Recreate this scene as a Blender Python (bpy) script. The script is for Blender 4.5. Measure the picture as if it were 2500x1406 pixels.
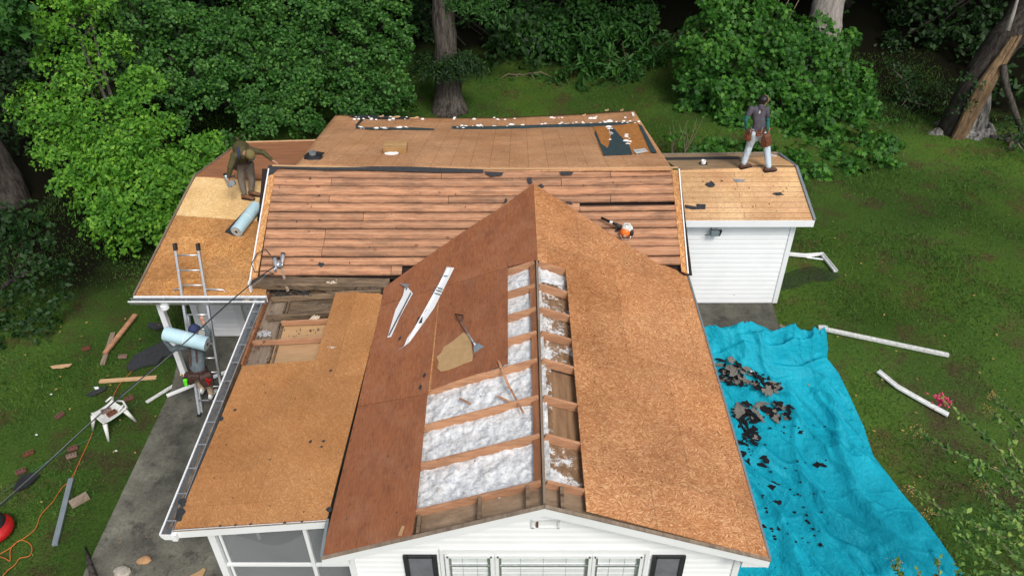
import bpy, bmesh, math, random
import numpy as np
from mathutils import Vector, Matrix, noise
random.seed(7)
RNG = np.random.default_rng(7)
S = bpy.context.scene
for o in list(bpy.data.objects): bpy.data.objects.remove(o)
R = math.radians

# ------------------------------------------------------------------ camera, sky, sun, exposure
F, PITCH, YAW, ROLL, H = 1896.3, .6484, -.011, -.0083, 10.5
cp, sp = math.cos(PITCH), math.sin(PITCH)
FW = Vector((math.sin(YAW)*cp, math.cos(YAW)*cp, -sp))
r0 = Vector((math.cos(YAW), -math.sin(YAW), 0)); u0 = r0.cross(FW)
RT = r0*math.cos(ROLL)+u0*math.sin(ROLL); UP = -r0*math.sin(ROLL)+u0*math.cos(ROLL)
CAM = Vector((0, 0, H))
cd = bpy.data.cameras.new('camera'); co = bpy.data.objects.new('camera', cd); S.collection.objects.link(co)
m = Matrix((RT, UP, -FW)).transposed().to_4x4(); m.translation = CAM; co.matrix_world = m
cd.sensor_width = 36; cd.lens = F/2500*36; cd.clip_end = 500; cd.clip_start = .05
S.camera = co
W = bpy.data.worlds.new('World'); S.world = W; W.use_nodes = True
nt = W.node_tree; bg = nt.nodes['Background']; sky = nt.nodes.new('ShaderNodeTexSky')
sky.sky_type = 'NISHITA'; sky.sun_disc = False; SUN_EL, SUN_AZ = 50, 155
sky.sun_elevation = R(SUN_EL); sky.sun_rotation = R(SUN_AZ); sky.air_density = 1.0; sky.dust_density = 4.0; sky.ozone_density = 1
hs = nt.nodes.new('ShaderNodeHueSaturation'); hs.inputs['Saturation'].default_value = .45
nt.links.new(sky.outputs[0], hs.inputs['Color']); nt.links.new(hs.outputs[0], bg.inputs[0]); bg.inputs[1].default_value = .12
sl = bpy.data.lights.new('sun', 'SUN'); sl.energy = 1.5; sl.angle = R(14); sl.color = (1, .96, .9)
so = bpy.data.objects.new('sun', sl); S.collection.objects.link(so)
sd = Vector((math.sin(R(SUN_AZ))*math.cos(R(SUN_EL)), math.cos(R(SUN_AZ))*math.cos(R(SUN_EL)), math.sin(R(SUN_EL))))
so.rotation_euler = sd.to_track_quat('Z', 'Y').to_euler()
S.view_settings.view_transform = 'Standard'; S.view_settings.look = 'None'; S.view_settings.exposure = 0.42; S.view_settings.gamma = 1
S.render.engine = 'CYCLES'
S.cycles.max_bounces = 6; S.cycles.diffuse_bounces = 3; S.cycles.transparent_max_bounces = 8

# ------------------------------------------------------------------ placing helpers
def ray(px, py): return (FW*F+RT*(px-1250)-UP*(py-703)).normalized()
def at(px, py, ax, v):
    d = ray(px, py); i = 'xyz'.index(ax); return CAM+d*((v-CAM[i])/d[i])
class Plane:
    def __init__(s, a, b, c):
        s.p = Vector(a); s.n = (Vector(b)-s.p).cross(Vector(c)-s.p).normalized()
        if s.n.z < 0: s.n = -s.n
    def at(s, px, py, off=0):
        d = ray(px, py); p = s.p+s.n*off; return CAM+d*((p-CAM).dot(s.n)/d.dot(s.n))
    def z(s, x, y): return s.p.z-((x-s.p.x)*s.n.x+(y-s.p.y)*s.n.y)/s.n.z
def sm(t): t = max(0, min(1, t)); return t*t*(3-2*t)
def gz(x, y):
    z = -.72+.66*sm((x-2.6)/2.6)*sm((y-9.3)/3.6)
    z += .16*max(0, y-25.5)+.03*noise.noise(Vector((x*.25, y*.25, 0)))
    if x < -9: z -= .05*sm((-9-x)/5)
    return z
def gnd(px, py, off=0):
    z = -.5
    for _ in range(30):
        p = at(px, py, 'z', z+off); z = z*.4+gz(p.x, p.y)*.6
    return at(px, py, 'z', z+off)

# ------------------------------------------------------------------ materials
def new_mat(name, rough=.8, spec=.3):
    m = bpy.data.materials.new(name); m.use_nodes = True
    b = m.node_tree.nodes['Principled BSDF']; b.inputs['Roughness'].default_value = rough
    b.inputs['Specular IOR Level'].default_value = spec
    return m, m.node_tree, b
class N:
    def __init__(s, nt): s.nt = nt; s.tc = nt.nodes.new('ShaderNodeTexCoord')
    def n(s, t, **k):
        n = s.nt.nodes.new('ShaderNode'+t)
        for a, v in k.items(): setattr(n, a, v)
        return n
    def put(s, sock, v):
        if hasattr(v, 'links') or hasattr(v, 'is_output'): s.nt.links.new(v, sock)
        else: sock.default_value = v
    def map(s, scale=(1, 1, 1), rot=(0, 0, 0), loc=(0, 0, 0), src=None):
        n = s.n('Mapping'); s.put(n.inputs[0], src or s.tc.outputs['Object'])
        n.inputs['Scale'].default_value = scale; n.inputs['Rotation'].default_value = rot; n.inputs['Location'].default_value = loc
        return n.outputs[0]
    def noise(s, vec, sc, det=4, rough=.6):
        n = s.n('TexNoise'); s.put(n.inputs['Vector'], vec); n.inputs['Scale'].default_value = sc
        n.inputs['Detail'].default_value = det; n.inputs['Roughness'].default_value = rough; return n.outputs['Fac']
    def vor(s, vec, sc, out='Color', feat='F1'):
        n = s.n('TexVoronoi', feature=feat); s.put(n.inputs['Vector'], vec); n.inputs['Scale'].default_value = sc; return n.outputs[out]
    def ramp(s, fac, stops, interp='LINEAR'):
        n = s.n('ValToRGB'); s.put(n.inputs[0], fac); cr = n.color_ramp; cr.interpolation = interp
        while len(cr.elements) < len(stops): cr.elements.new(.5)
        for e, (p, c) in zip(cr.elements, stops):
            e.position = p; e.color = (*c, 1) if hasattr(c, '__len__') else (c, c, c, 1)
        return n.outputs[0]
    def mix(s, fac, a, b, mode='MIX'):
        n = s.n('Mix', data_type='RGBA', blend_type=mode); s.put(n.inputs[0], fac)
        for k, v in ((6, a), (7, b)): s.put(n.inputs[k], (*v, 1) if isinstance(v, tuple) and len(v) == 3 else v)
        return n.outputs[2]
    def math(s, op, a, b=0.0):
        n = s.n('Math', operation=op); s.put(n.inputs[0], a); s.put(n.inputs[1], b); return n.outputs[0]
    def sep(s, vec):
        n = s.n('SeparateXYZ'); s.put(n.inputs[0], vec); return n.outputs
    def bump(s, h, bsdf, st=.3, dist=.02):
        n = s.n('Bump'); s.put(n.inputs['Height'], h); n.inputs['Strength'].default_value = st; n.inputs['Distance'].default_value = dist
        s.nt.links.new(n.outputs[0], bsdf.inputs['Normal'])
    def objrand(s): return s.n('ObjectInfo').outputs['Random']
    def island(s): return s.n('NewGeometry').outputs['Random Per Island']
def mat_plain(name, col, rough=.6, metal=0, spec=.4, var=.12, nsc=6):
    m, nt, b = new_mat(name, rough, spec); g = N(nt)
    f = g.noise(g.map(), nsc, 5)
    c0 = tuple(max(0, x*(1-var)) for x in col); c1 = tuple(x*(1+var) for x in col)
    nt.links.new(g.ramp(f, [(.3, c0), (.7, c1)]), b.inputs['Base Color']); b.inputs['Metallic'].default_value = metal
    return m
def mat_osb(name, dark, mid, light, rot=0, stain=.35, stain_col=(.13, .075, .04), sheet=None, fleck=1.0):
    m, nt, b = new_mat(name, .82, .2); g = N(nt)
    lay = []
    for a, l in ((rot-24, 0), (rot+12, 3.3), (rot+58, 7.1), (rot-62, 11.7)):
        v = g.map(scale=(1, 5.2, 1.0), rot=(0, 0, 0), src=g.map(rot=(0, 0, R(a)), loc=(l, l*.7, 0)))
        lay.append(g.sep(g.vor(v, 17))[0])
    pick = g.sep(g.vor(g.map(loc=(4, 2, 0)), 16))
    x = g.mix(g.math('GREATER_THAN', pick[0], .62), lay[0], lay[1]); x = g.mix(g.math('GREATER_THAN', pick[1], .74), x, lay[2])
    x = g.mix(g.math('GREATER_THAN', pick[2], .8), x, lay[3])
    fine = g.noise(g.map(scale=(1, 3, 1), src=g.map(rot=(0, 0, R(rot)))), 34, 3)
    x = g.mix(.45, x, fine)
    md = tuple(d*.35+q*.65 for d, q in zip(dark, mid)) if fleck < 1 else dark
    c = g.ramp(x, [(.2, md), (.34, tuple(d*.3+q*.7 for d, q in zip(dark, mid))), (.5, mid), (.72, tuple(q+(l-q)*.5*fleck for q, l in zip(mid, light))), (.80, tuple(q+(l-q)*fleck for q, l in zip(mid, light)))])
    big = g.noise(g.map(), 1.1, 6, .65)
    c = g.mix(g.ramp(big, [(.42, 0), (.72, stain)]), c, stain_col)
    hue = g.noise(g.map(loc=(9, 3, 0)), .55, 4)
    c = g.mix(g.ramp(hue, [(.4, 0), (.65, .5)]), c, g.mix(1.0, c, (1.0, .86, .68), 'MULTIPLY'))
    tone = g.noise(g.map(loc=(1, 13, 0)), .8, 5, .6)
    c = g.mix(1.0, c, g.ramp(tone, [(.32, (.86, .82, .78)), (.62, (1.12, 1.12, 1.12))]), 'MULTIPLY')
    sp_ = g.noise(g.map(loc=(3, 1, 0)), 19, 4, .7)
    c = g.mix(g.ramp(sp_, [(.66, 0), (.75, .75)]), c, (.05, .028, .016))
    if sheet:
        br = g.n('TexBrick'); g.put(br.inputs['Vector'], g.map(loc=sheet.get('loc', (0, 0, 0)), rot=(0, 0, R(sheet.get('rot', 0)))))
        br.inputs['Scale'].default_value = 1; br.inputs['Brick Width'].default_value = sheet['w']; br.inputs['Row Height'].default_value = sheet['h']
        br.inputs['Mortar Size'].default_value = sheet.get('m', .006); br.inputs['Mortar Smooth'].default_value = 0
        br.offset = sheet.get('off', .5)
        c = g.mix(g.math('MULTIPLY', br.outputs['Fac'], sheet.get('a', .7)), c, (.07, .035, .018))
    if sheet:
        br.inputs['Color1'].default_value = (.86, .84, .82, 1); br.inputs['Color2'].default_value = (1.08, 1.08, 1.08, 1); br.inputs['Mortar'].default_value = (1, 1, 1, 1)
        c = g.mix(sheet.get('v', .8), c, br.outputs['Color'], 'MULTIPLY')
    nt.links.new(c, b.inputs['Base Color']); g.bump(x, b, .35, .006)
    return m
def mat_wood(name, c0, c1, axis='x', dark=(.05, .03, .02), stain=.4, knots=True, gs=26, rnd=.25, bumpy=.3, st=.06, speck=False, edge=False):
    m, nt, b = new_mat(name, .8, .2); g = N(nt)
    sc = {'x': (st, 1, 1), 'y': (1, st, 1), 'z': (1, 1, st)}[axis]
    rn = g.objrand(); off = g.n('CombineXYZ'); g.put(off.inputs[0], g.math('MULTIPLY', rn, 31.0)); g.put(off.inputs[1], g.math('MULTIPLY', rn, 17.0))
    va = g.n('VectorMath', operation='ADD'); g.put(va.inputs[0], g.tc.outputs['Object']); g.put(va.inputs[1], off.outputs[0])
    gr = g.noise(g.map(scale=sc, src=va.outputs[0]), gs, 6, .65)
    c = g.ramp(gr, [(.3, c0), (.68, c1)])
    st = g.noise(g.map(scale=tuple(.4 if s < 1 else 1.5 for s in sc), src=va.outputs[0]), 2.8, 8, .78)
    c = g.mix(g.ramp(st, [(.46, 0), (.68, stain)]), c, dark)
    if knots:
        kn = g.vor(g.map(scale=tuple(.55 if s < 1 else 1 for s in sc), src=va.outputs[0]), 3.1, 'Distance')
        c = g.mix(g.ramp(kn, [(.05, .75), (.1, 0)]), c, (c0[0]*.4, c0[1]*.25, c0[2]*.2))
    c = g.mix(g.math('MULTIPLY', rn, rnd), c, dark)
    if speck:
        sk = g.noise(g.map(scale=tuple(.3 if q < 1 else 1 for q in sc)), 30, 4, .7); c = g.mix(g.ramp(sk, [(.62, 0), (.7, .7)]), c, (.045, .02, .015))
        dust = g.noise(g.map(loc=(8, 2, 0)), 2.0, 6, .7); c = g.mix(g.ramp(dust, [(.45, 0), (.75, .28)]), c, (.40, .22, .14))
    if edge:  # seam weathering, plus rounded shading painted in as dark edges and pale middle
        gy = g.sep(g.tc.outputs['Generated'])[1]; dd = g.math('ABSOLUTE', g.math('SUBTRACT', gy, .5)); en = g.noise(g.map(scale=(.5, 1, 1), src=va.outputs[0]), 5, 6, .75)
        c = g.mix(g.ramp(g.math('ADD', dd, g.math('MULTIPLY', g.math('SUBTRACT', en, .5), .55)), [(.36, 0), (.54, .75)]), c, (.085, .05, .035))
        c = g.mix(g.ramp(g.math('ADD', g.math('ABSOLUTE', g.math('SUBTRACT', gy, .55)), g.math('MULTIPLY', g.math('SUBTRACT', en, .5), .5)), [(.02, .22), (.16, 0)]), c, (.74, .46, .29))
    nt.links.new(c, b.inputs['Base Color']); g.bump(gr, b, bumpy, .006)
    return m
M = {}
M['osb_gable'] = mat_osb('osb_gable', (.24, .10, .04), (.43, .195, .082), (.68, .43, .23), rot=0, stain=.3, stain_col=(.20, .085, .045), sheet=dict(w=1.22, h=2.44, a=.3, m=.007, loc=(.1, .6, 0)))
M['osb_porch'] = mat_osb('osb_porch', (.23, .105, .035), (.42, .20, .078), (.60, .37, .17), rot=70, stain=.28, stain_col=(.23, .11, .05), fleck=.55, sheet=dict(w=1.22, h=2.44, a=.28, m=.006, loc=(0, .5, 0)))
M['osb_rear'] = mat_osb('osb_rear', (.27, .135, .065), (.50, .265, .135), (.76, .52, .32), rot=0, stain=.3, stain_col=(.2, .1, .05), fleck=.7, sheet=dict(w=.41, h=1.22, v=.35, a=.45, off=0, m=.006, loc=(.2, .3, 0)))
M['osb_new'] = mat_osb('osb_new', (.35, .2, .07), (.66, .46, .22), (.85, .68, .42), rot=10, stain=.2, stain_col=(.5, .28, .1), fleck=.8)
M['osb_old'] = mat_osb('osb_old', (.2, .09, .03), (.48, .23, .075), (.68, .44, .2), rot=0, stain=.65, stain_col=(.17, .085, .045), sheet=dict(w=2.44, h=1.22, a=.35, loc=(.3, .1, 0)))
M['osb_trim'] = mat_osb('osb_trim', (.25, .11, .04), (.5, .24, .09), (.75, .5, .25), rot=80, stain=.3)
M['ply_red'] = mat_wood('ply_red', (.235, .082, .036), (.37, .145, .066), 'y', dark=(.13, .05, .028), stain=.5, knots=False, gs=44, rnd=.25, st=.16, speck=True)
M['ply_brown'] = mat_wood('ply_brown', (.26, .105, .05), (.42, .19, .09), 'x', dark=(.16, .08, .05), stain=.5, knots=False, gs=20)
M['ply_tan'] = mat_osb('ply_tan', (.28, .16, .075), (.60, .40, .215), (.76, .56, .33), rot=0, stain=.6, stain_col=(.42, .22, .14), fleck=.7, sheet=dict(w=9, h=.14, a=.55, m=.007))
M['ply_grey'] = mat_wood('ply_grey', (.27, .18, .10), (.43, .29, .16), 'x', dark=(.1, .07, .05), stain=.6, knots=False, gs=18)
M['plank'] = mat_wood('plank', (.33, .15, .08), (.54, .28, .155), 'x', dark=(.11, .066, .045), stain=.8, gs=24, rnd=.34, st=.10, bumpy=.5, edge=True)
M['lumber'] = mat_wood('lumber', (.42, .20, .105), (.60, .33, .185), 'x', dark=(.12, .06, .04), stain=.6, gs=20, rnd=.3)
M['lumber_y'] = mat_wood('lumber_y', (.27, .10, .045), (.40, .18, .085), 'y', dark=(.09, .05, .035), stain=.6, gs=20, rnd=.3)
M['rotten'] = mat_wood('rotten', (.13, .09, .06), (.30, .21, .13), 'x', dark=(.035, .026, .02), stain=.95, gs=16, rnd=.4, bumpy=.8)
M['tanboard'] = mat_wood('tanboard', (.22, .15, .095), (.36, .255, .17), 'x', dark=(.09, .06, .04), stain=.6, gs=9, knots=False)
M['atticboard'] = mat_wood('atticboard', (.17, .09, .045), (.33, .20, .11), 'y', dark=(.07, .04, .025), stain=.7, gs=14)
M['greyboard'] = mat_wood('greyboard', (.20, .15, .11), (.34, .27, .2), 'y', dark=(.07, .05, .04), stain=.6, gs=16, knots=False)
M['softwood'] = mat_wood('softwood', (.50, .31, .16), (.66, .45, .26), 'x', dark=(.25, .13, .07), stain=.3, gs=12)
M['paleply'] = mat_wood('paleply', (.42, .25, .12), (.52, .33, .17), 'x', dark=(.2, .12, .08), stain=.35, gs=9, knots=False)
def _white():
    m, nt, b = new_mat('white_vinyl', .5, .3); g = N(nt)
    n = g.noise(g.map(), 1.6, 4, .6); d = g.noise(g.map(loc=(4, 4, 4)), 1.3, 5, .6)
    c = g.ramp(n, [(.35, (.73, .75, .755)), (.6, (.77, .785, .795))]); c = g.mix(g.ramp(d, [(.58, 0), (.8, .25)]), c, (.58, .585, .56))
    nt.links.new(c, b.inputs['Base Color']); return m
M['white'] = _white()
M['whitedirty'] = mat_plain('white_dirty', (.55, .56, .54), .5, var=.35, nsc=22)
M['alu'] = mat_plain('aluminium', (.62, .64, .66), .35, .85, var=.15, nsc=20)
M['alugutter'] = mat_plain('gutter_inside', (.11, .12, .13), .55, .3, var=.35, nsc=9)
M['galv'] = mat_plain('galvanised', (.22, .26, .28), .5, .3, var=.12)
M['black'] = mat_plain('black_rubber', (.018, .018, .02), .5, var=.3)
M['felt'] = mat_plain('roofing_felt', (.028, .03, .034), .85, var=.45, nsc=30)
M['shingle'] = mat_plain('shingle_back', (.014, .014, .016), 1, spec=.05, var=.5, nsc=40)
M['shinglegrey'] = mat_plain('shingle_grey', (.17, .155, .135), .95, spec=.1, var=.4, nsc=40)
M['bluefelt'] = mat_plain('painted_felt', (.035, .062, .07), .7, var=.6, nsc=24)
M['tornosb'] = mat_plain('torn_osb', (.42, .17, .04), .85, var=.35, nsc=11)
M['foam'] = mat_plain('spray_foam', (.52, .42, .32), .8, var=.2, nsc=30)
M['foamwhite'] = mat_plain('white_foam', (.8, .8, .78), .8, var=.1, nsc=30)
M['roll'] = mat_plain('underlay_film', (.42, .60, .66), .4, var=.06, nsc=7)
M['orange'] = mat_plain('orange_plastic', (.72, .16, .02), .35, var=.1)
M['red'] = mat_plain('red_plastic', (.38, .012, .012), .3, var=.15)
M['redorange'] = mat_plain('orange_cord', (.5, .14, .03), .6, var=.1)
M['green'] = mat_plain('lime_plastic', (.12, .8, .02), .4, var=.1)
M['greenwire'] = mat_plain('green_wire', (.03, .16, .09), .5)
M['leather'] = mat_plain('leather', (.13, .045, .022), .6, var=.45, nsc=25)
M['leatherdk'] = mat_plain('dark_leather', (.055, .028, .022), .6, var=.4, nsc=25)
M['boot'] = mat_plain('boot_leather', (.16, .075, .035), .7, var=.3, nsc=20)
M['bootdk'] = mat_plain('boot_brown', (.085, .042, .032), .7, var=.3, nsc=20)
M['skin'] = mat_plain('skin', (.42, .22, .15), .5, var=.08)
M['hair'] = mat_plain('hair', (.012, .01, .01), .5)
M['navy'] = mat_plain('navy_cloth', (.02, .03, .09), .8, var=.2)
def mat_cloth(name, col, var=.25, nsc=9):
    m, nt, b = new_mat(name, .9, .1); g = N(nt)
    f = g.noise(g.map(), nsc, 6, .7)
    nt.links.new(g.ramp(f, [(.3, tuple(x*(1-var) for x in col)), (.7, tuple(x*(1+var) for x in col))]), b.inputs['Base Color'])
    g.bump(g.noise(g.map(scale=(1, 1, .5)), 16, 3), b, .9, .03); return m
M['olive'] = mat_cloth('olive_shirt', (.075, .068, .032))
M['khakigrey'] = mat_cloth('grey_work_trousers', (.15, .125, .10))
M['jeans'] = mat_cloth('pale_jeans', (.42, .50, .56), .15)
M['charcoal'] = mat_cloth('charcoal_tee', (.085, .078, .095), .3)
M['teal'] = mat_cloth('teal_sleeve', (.03, .14, .125))
M['greyshirt'] = mat_cloth('grey_shirt', (.11, .135, .15), .25)
M['tan'] = mat_cloth('tan_trousers', (.40, .30, .21), .15)
M['capolive'] = mat_cloth('olive_cap', (.16, .13, .055), .2)
M['capgrey'] = mat_cloth('cap_brim', (.12, .11, .11), .2)
M['brick'] = mat_plain('brick', (.13, .055, .042), .9, var=.3, nsc=20)
M['brickpale'] = mat_plain('brick_pale', (.2, .13, .10), .9, var=.3, nsc=20)
M['hole'] = mat_plain('hole_dark', (.02, .012, .01), .9)
M['stone'] = mat_plain('stone', (.36, .33, .28), .85, var=.35, nsc=14)
M['sandstone'] = mat_plain('sandstone', (.38, .22, .11), .85, var=.25, nsc=9)
M['card'] = mat_plain('cardboard', (.36, .21, .085), .8, var=.12, nsc=8)
M['scrapply'] = mat_plain('plywood_scrap', (.42, .27, .13), .8, var=.12, nsc=9)
M['shutter'] = mat_plain('shutter_black', (.028, .03, .034), .45, var=.2)
M['slat'] = mat_plain('shutter_slat', (.085, .09, .10), .5, var=.2)
M['pvc'] = mat_plain('pvc_chair', (.62, .63, .60), .45, var=.2, nsc=7)
def _concrete():
    m, nt, b = new_mat('concrete', .9, .2); g = N(nt)
    a = g.noise(g.map(), .9, 7, .7); d = g.noise(g.map(), 30, 4)
    c = g.ramp(a, [(.34, (.055, .054, .045)), (.5, (.12, .117, .095)), (.68, (.20, .195, .155))])
    c = g.mix(.5, c, g.ramp(d, [(.3, (.5, .5, .5)), (.7, (1.3, 1.3, 1.3))]), 'MULTIPLY')
    c = g.mix(g.ramp(g.noise(g.map(loc=(5, 5, 0)), 2.2, 7, .75), [(.54, 0), (.64, .65)]), c, (.03, .03, .028))
    nt.links.new(c, b.inputs['Base Color']); g.bump(d, b, .4, .01); return m
M['concrete'] = _concrete()
def _ins():
    m, nt, b = new_mat('insulation', .95, .05); g = N(nt)
    v = g.vor(g.map(), 24, 'Distance'); n = g.noise(g.map(), 13, 8, .78)
    c = g.ramp(n, [(.3, (.26, .28, .31)), (.42, (.50, .52, .55)), (.54, (.72, .735, .74)), (.8, (.82, .82, .80))])
    c = g.mix(g.ramp(g.noise(g.map(loc=(2, 7, 0)), 3, 7, .8), [(.5, 0), (.72, .65)]), c, (.38, .34, .28))
    nt.links.new(c, b.inputs['Base Color']); g.bump(g.math('ADD', g.math('MULTIPLY', v, -.6), n), b, .7, .012); return m
M['insul'] = _ins()
def _ins2():
    m, nt, b = new_mat('insulation_thin', .95, .05); g = N(nt)
    n = g.noise(g.map(), 10, 7, .8)
    c = g.ramp(n, [(.3, (.10, .075, .05)), (.46, (.3, .28, .25)), (.62, (.6, .6, .58))])
    nt.links.new(c, b.inputs['Base Color']); g.bump(n, b, .8, .02); return m
M['insulthin'] = _ins2()
def _dusty():
    m, nt, b = new_mat('dusty_board', .95, .05); g = N(nt)
    n = g.noise(g.map(), 3.2, 8, .82); f = g.noise(g.map(), 26, 5, .8)
    w = g.ramp(f, [(.3, (.36, .36, .36)), (.6, (.74, .745, .75))]); d = g.ramp(g.noise(g.map(scale=(1, .15, 1)), 12, 5), [(.3, (.14, .08, .045)), (.7, (.30, .19, .11))])
    c = g.mix(g.ramp(n, [(.51, 0), (.55, 1)]), d, w); nt.links.new(c, b.inputs['Base Color']); g.bump(f, b, .7, .015); return m
M['dusty'] = _dusty()
M['insulgrey'] = mat_plain('insulation_grey', (.38, .38, .38), .95, spec=.05, var=.35, nsc=30)
def _tarp():
    m, nt, b = new_mat('tarp', .6, .2); g = N(nt)
    n = g.noise(g.map(), 2.2, 5); c = g.ramp(n, [(.3, (.0, .25, .35)), (.7, (.006, .345, .46))])
    c = g.mix(g.ramp(g.noise(g.map(loc=(3, 3, 0)), 8, 7, .8), [(.66, 0), (.74, .5)]), c, (.005, .07, .10))
    nt.links.new(c, b.inputs['Base Color'])
    w1 = g.noise(g.map(scale=(1, .45, 1), rot=(0, 0, R(25))), 5, 4, .6); w2 = g.noise(g.map(scale=(1, .7, 1), rot=(0, 0, R(-30))), 9, 3, .5); w3 = g.noise(g.map(), 22, 3)
    rd = lambda w_: g.math('SUBTRACT', 1.0, g.math('MULTIPLY', g.math('ABSOLUTE', g.math('SUBTRACT', w_, .5)), 6.0))
    h = g.math('ADD', g.math('ADD', g.math('MAXIMUM', rd(w1), 0.0), g.math('MULTIPLY', g.math('MAXIMUM', rd(w2), 0.0), .6)), g.math('MULTIPLY', w3, .3)); g.bump(h, b, .45, .025); return m
M['tarp'] = _tarp()
def mat_leaf(name, c_dark, c_mid, c_light, rough=.55, trans=.35):
    m, nt, b = new_mat(name, rough, .25); g = N(nt)
    c = g.ramp(g.island(), [(.0, c_dark), (.55, c_mid), (.95, c_light)])
    c = g.mix(g.ramp(g.noise(g.map(), 1.4, 4), [(.38, .8), (.6, 0)]), c, g.mix(1.0, c, (.5, .66, .6), 'MULTIPLY'))
    c = g.mix(g.ramp(g.noise(g.map(loc=(5, 1, 2)), 2.2, 3), [(.55, 0), (.7, .5)]), c, g.mix(1.0, c, (1.5, 1.2, .7), 'MULTIPLY'))
    nt.links.new(c, b.inputs['Base Color'])
    tr = g.n('BsdfTranslucent'); g.put(tr.inputs[0], g.mix(1.0, c, (1.3, 1.5, .7), 'MULTIPLY'))
    mx = g.n('MixShader'); mx.inputs[0].default_value = trans
    nt.links.new(b.outputs[0], mx.inputs[1]); nt.links.new(tr.outputs[0], mx.inputs[2])
    nt.links.new(mx.outputs[0], nt.nodes['Material Output'].inputs[0]); return m
M['leaf_bright'] = mat_leaf('leaf_bright', (.06, .175, .018), (.11, .285, .026), (.20, .40, .045))
M['leaf_round'] = mat_leaf('leaf_round', (.022, .08, .015), (.05, .15, .026), (.11, .26, .05))
M['leaf_maple'] = mat_leaf('leaf_maple', (.022, .085, .012), (.045, .15, .02), (.10, .26, .035))
M['leaf_dark'] = mat_leaf('leaf_dark', (.007, .026, .005), (.014, .045, .008), (.026, .07, .013), trans=.2)  # dark green, lowered further to put the wood's shade into the colour
M['leaf_mid'] = mat_leaf('leaf_mid', (.018, .065, .012), (.034, .11, .02), (.06, .17, .03), trans=.3)
M['leaf_myrtle'] = mat_leaf('leaf_myrtle', (.04, .09, .02), (.10, .20, .045), (.30, .42, .10))
M['flower'] = mat_plain('flower_pink', (.62, .06, .14), .7, var=.3)
M['seedhead'] = mat_plain('seed_head', (.34, .22, .07), .8, var=.3)
def mat_bark(name, c0, c1, sc=7):
    m, nt, b = new_mat(name, .95, .1); g = N(nt)
    n = g.noise(g.map(scale=(1, 1, .16)), sc, 7, .75)
    nt.links.new(g.ramp(n, [(.38, c0), (.62, c1)]), b.inputs['Base Color']); g.bump(n, b, 1.0, .08); return m
M['bark'] = mat_bark('bark', (.03, .026, .022), (.13, .115, .10), 11)
M['barkdark'] = mat_bark('bark_dark', (.02, .017, .015), (.075, .065, .056), 9)
M['barkpale'] = mat_bark('bark_pale', (.24, .21, .19), (.45, .42, .39), 9)
M['barkfurrow'] = mat_bark('bark_furrow', (.03, .026, .022), (.32, .31, .295), 13)
M['heartwood'] = mat_wood('heartwood', (.10, .06, .03), (.26, .175, .095), 'z', dark=(.045, .028, .02), stain=.9, gs=22, knots=False, st=.12)
M['twig'] = mat_plain('twig', (.16, .13, .09), .9, var=.3)
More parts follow.
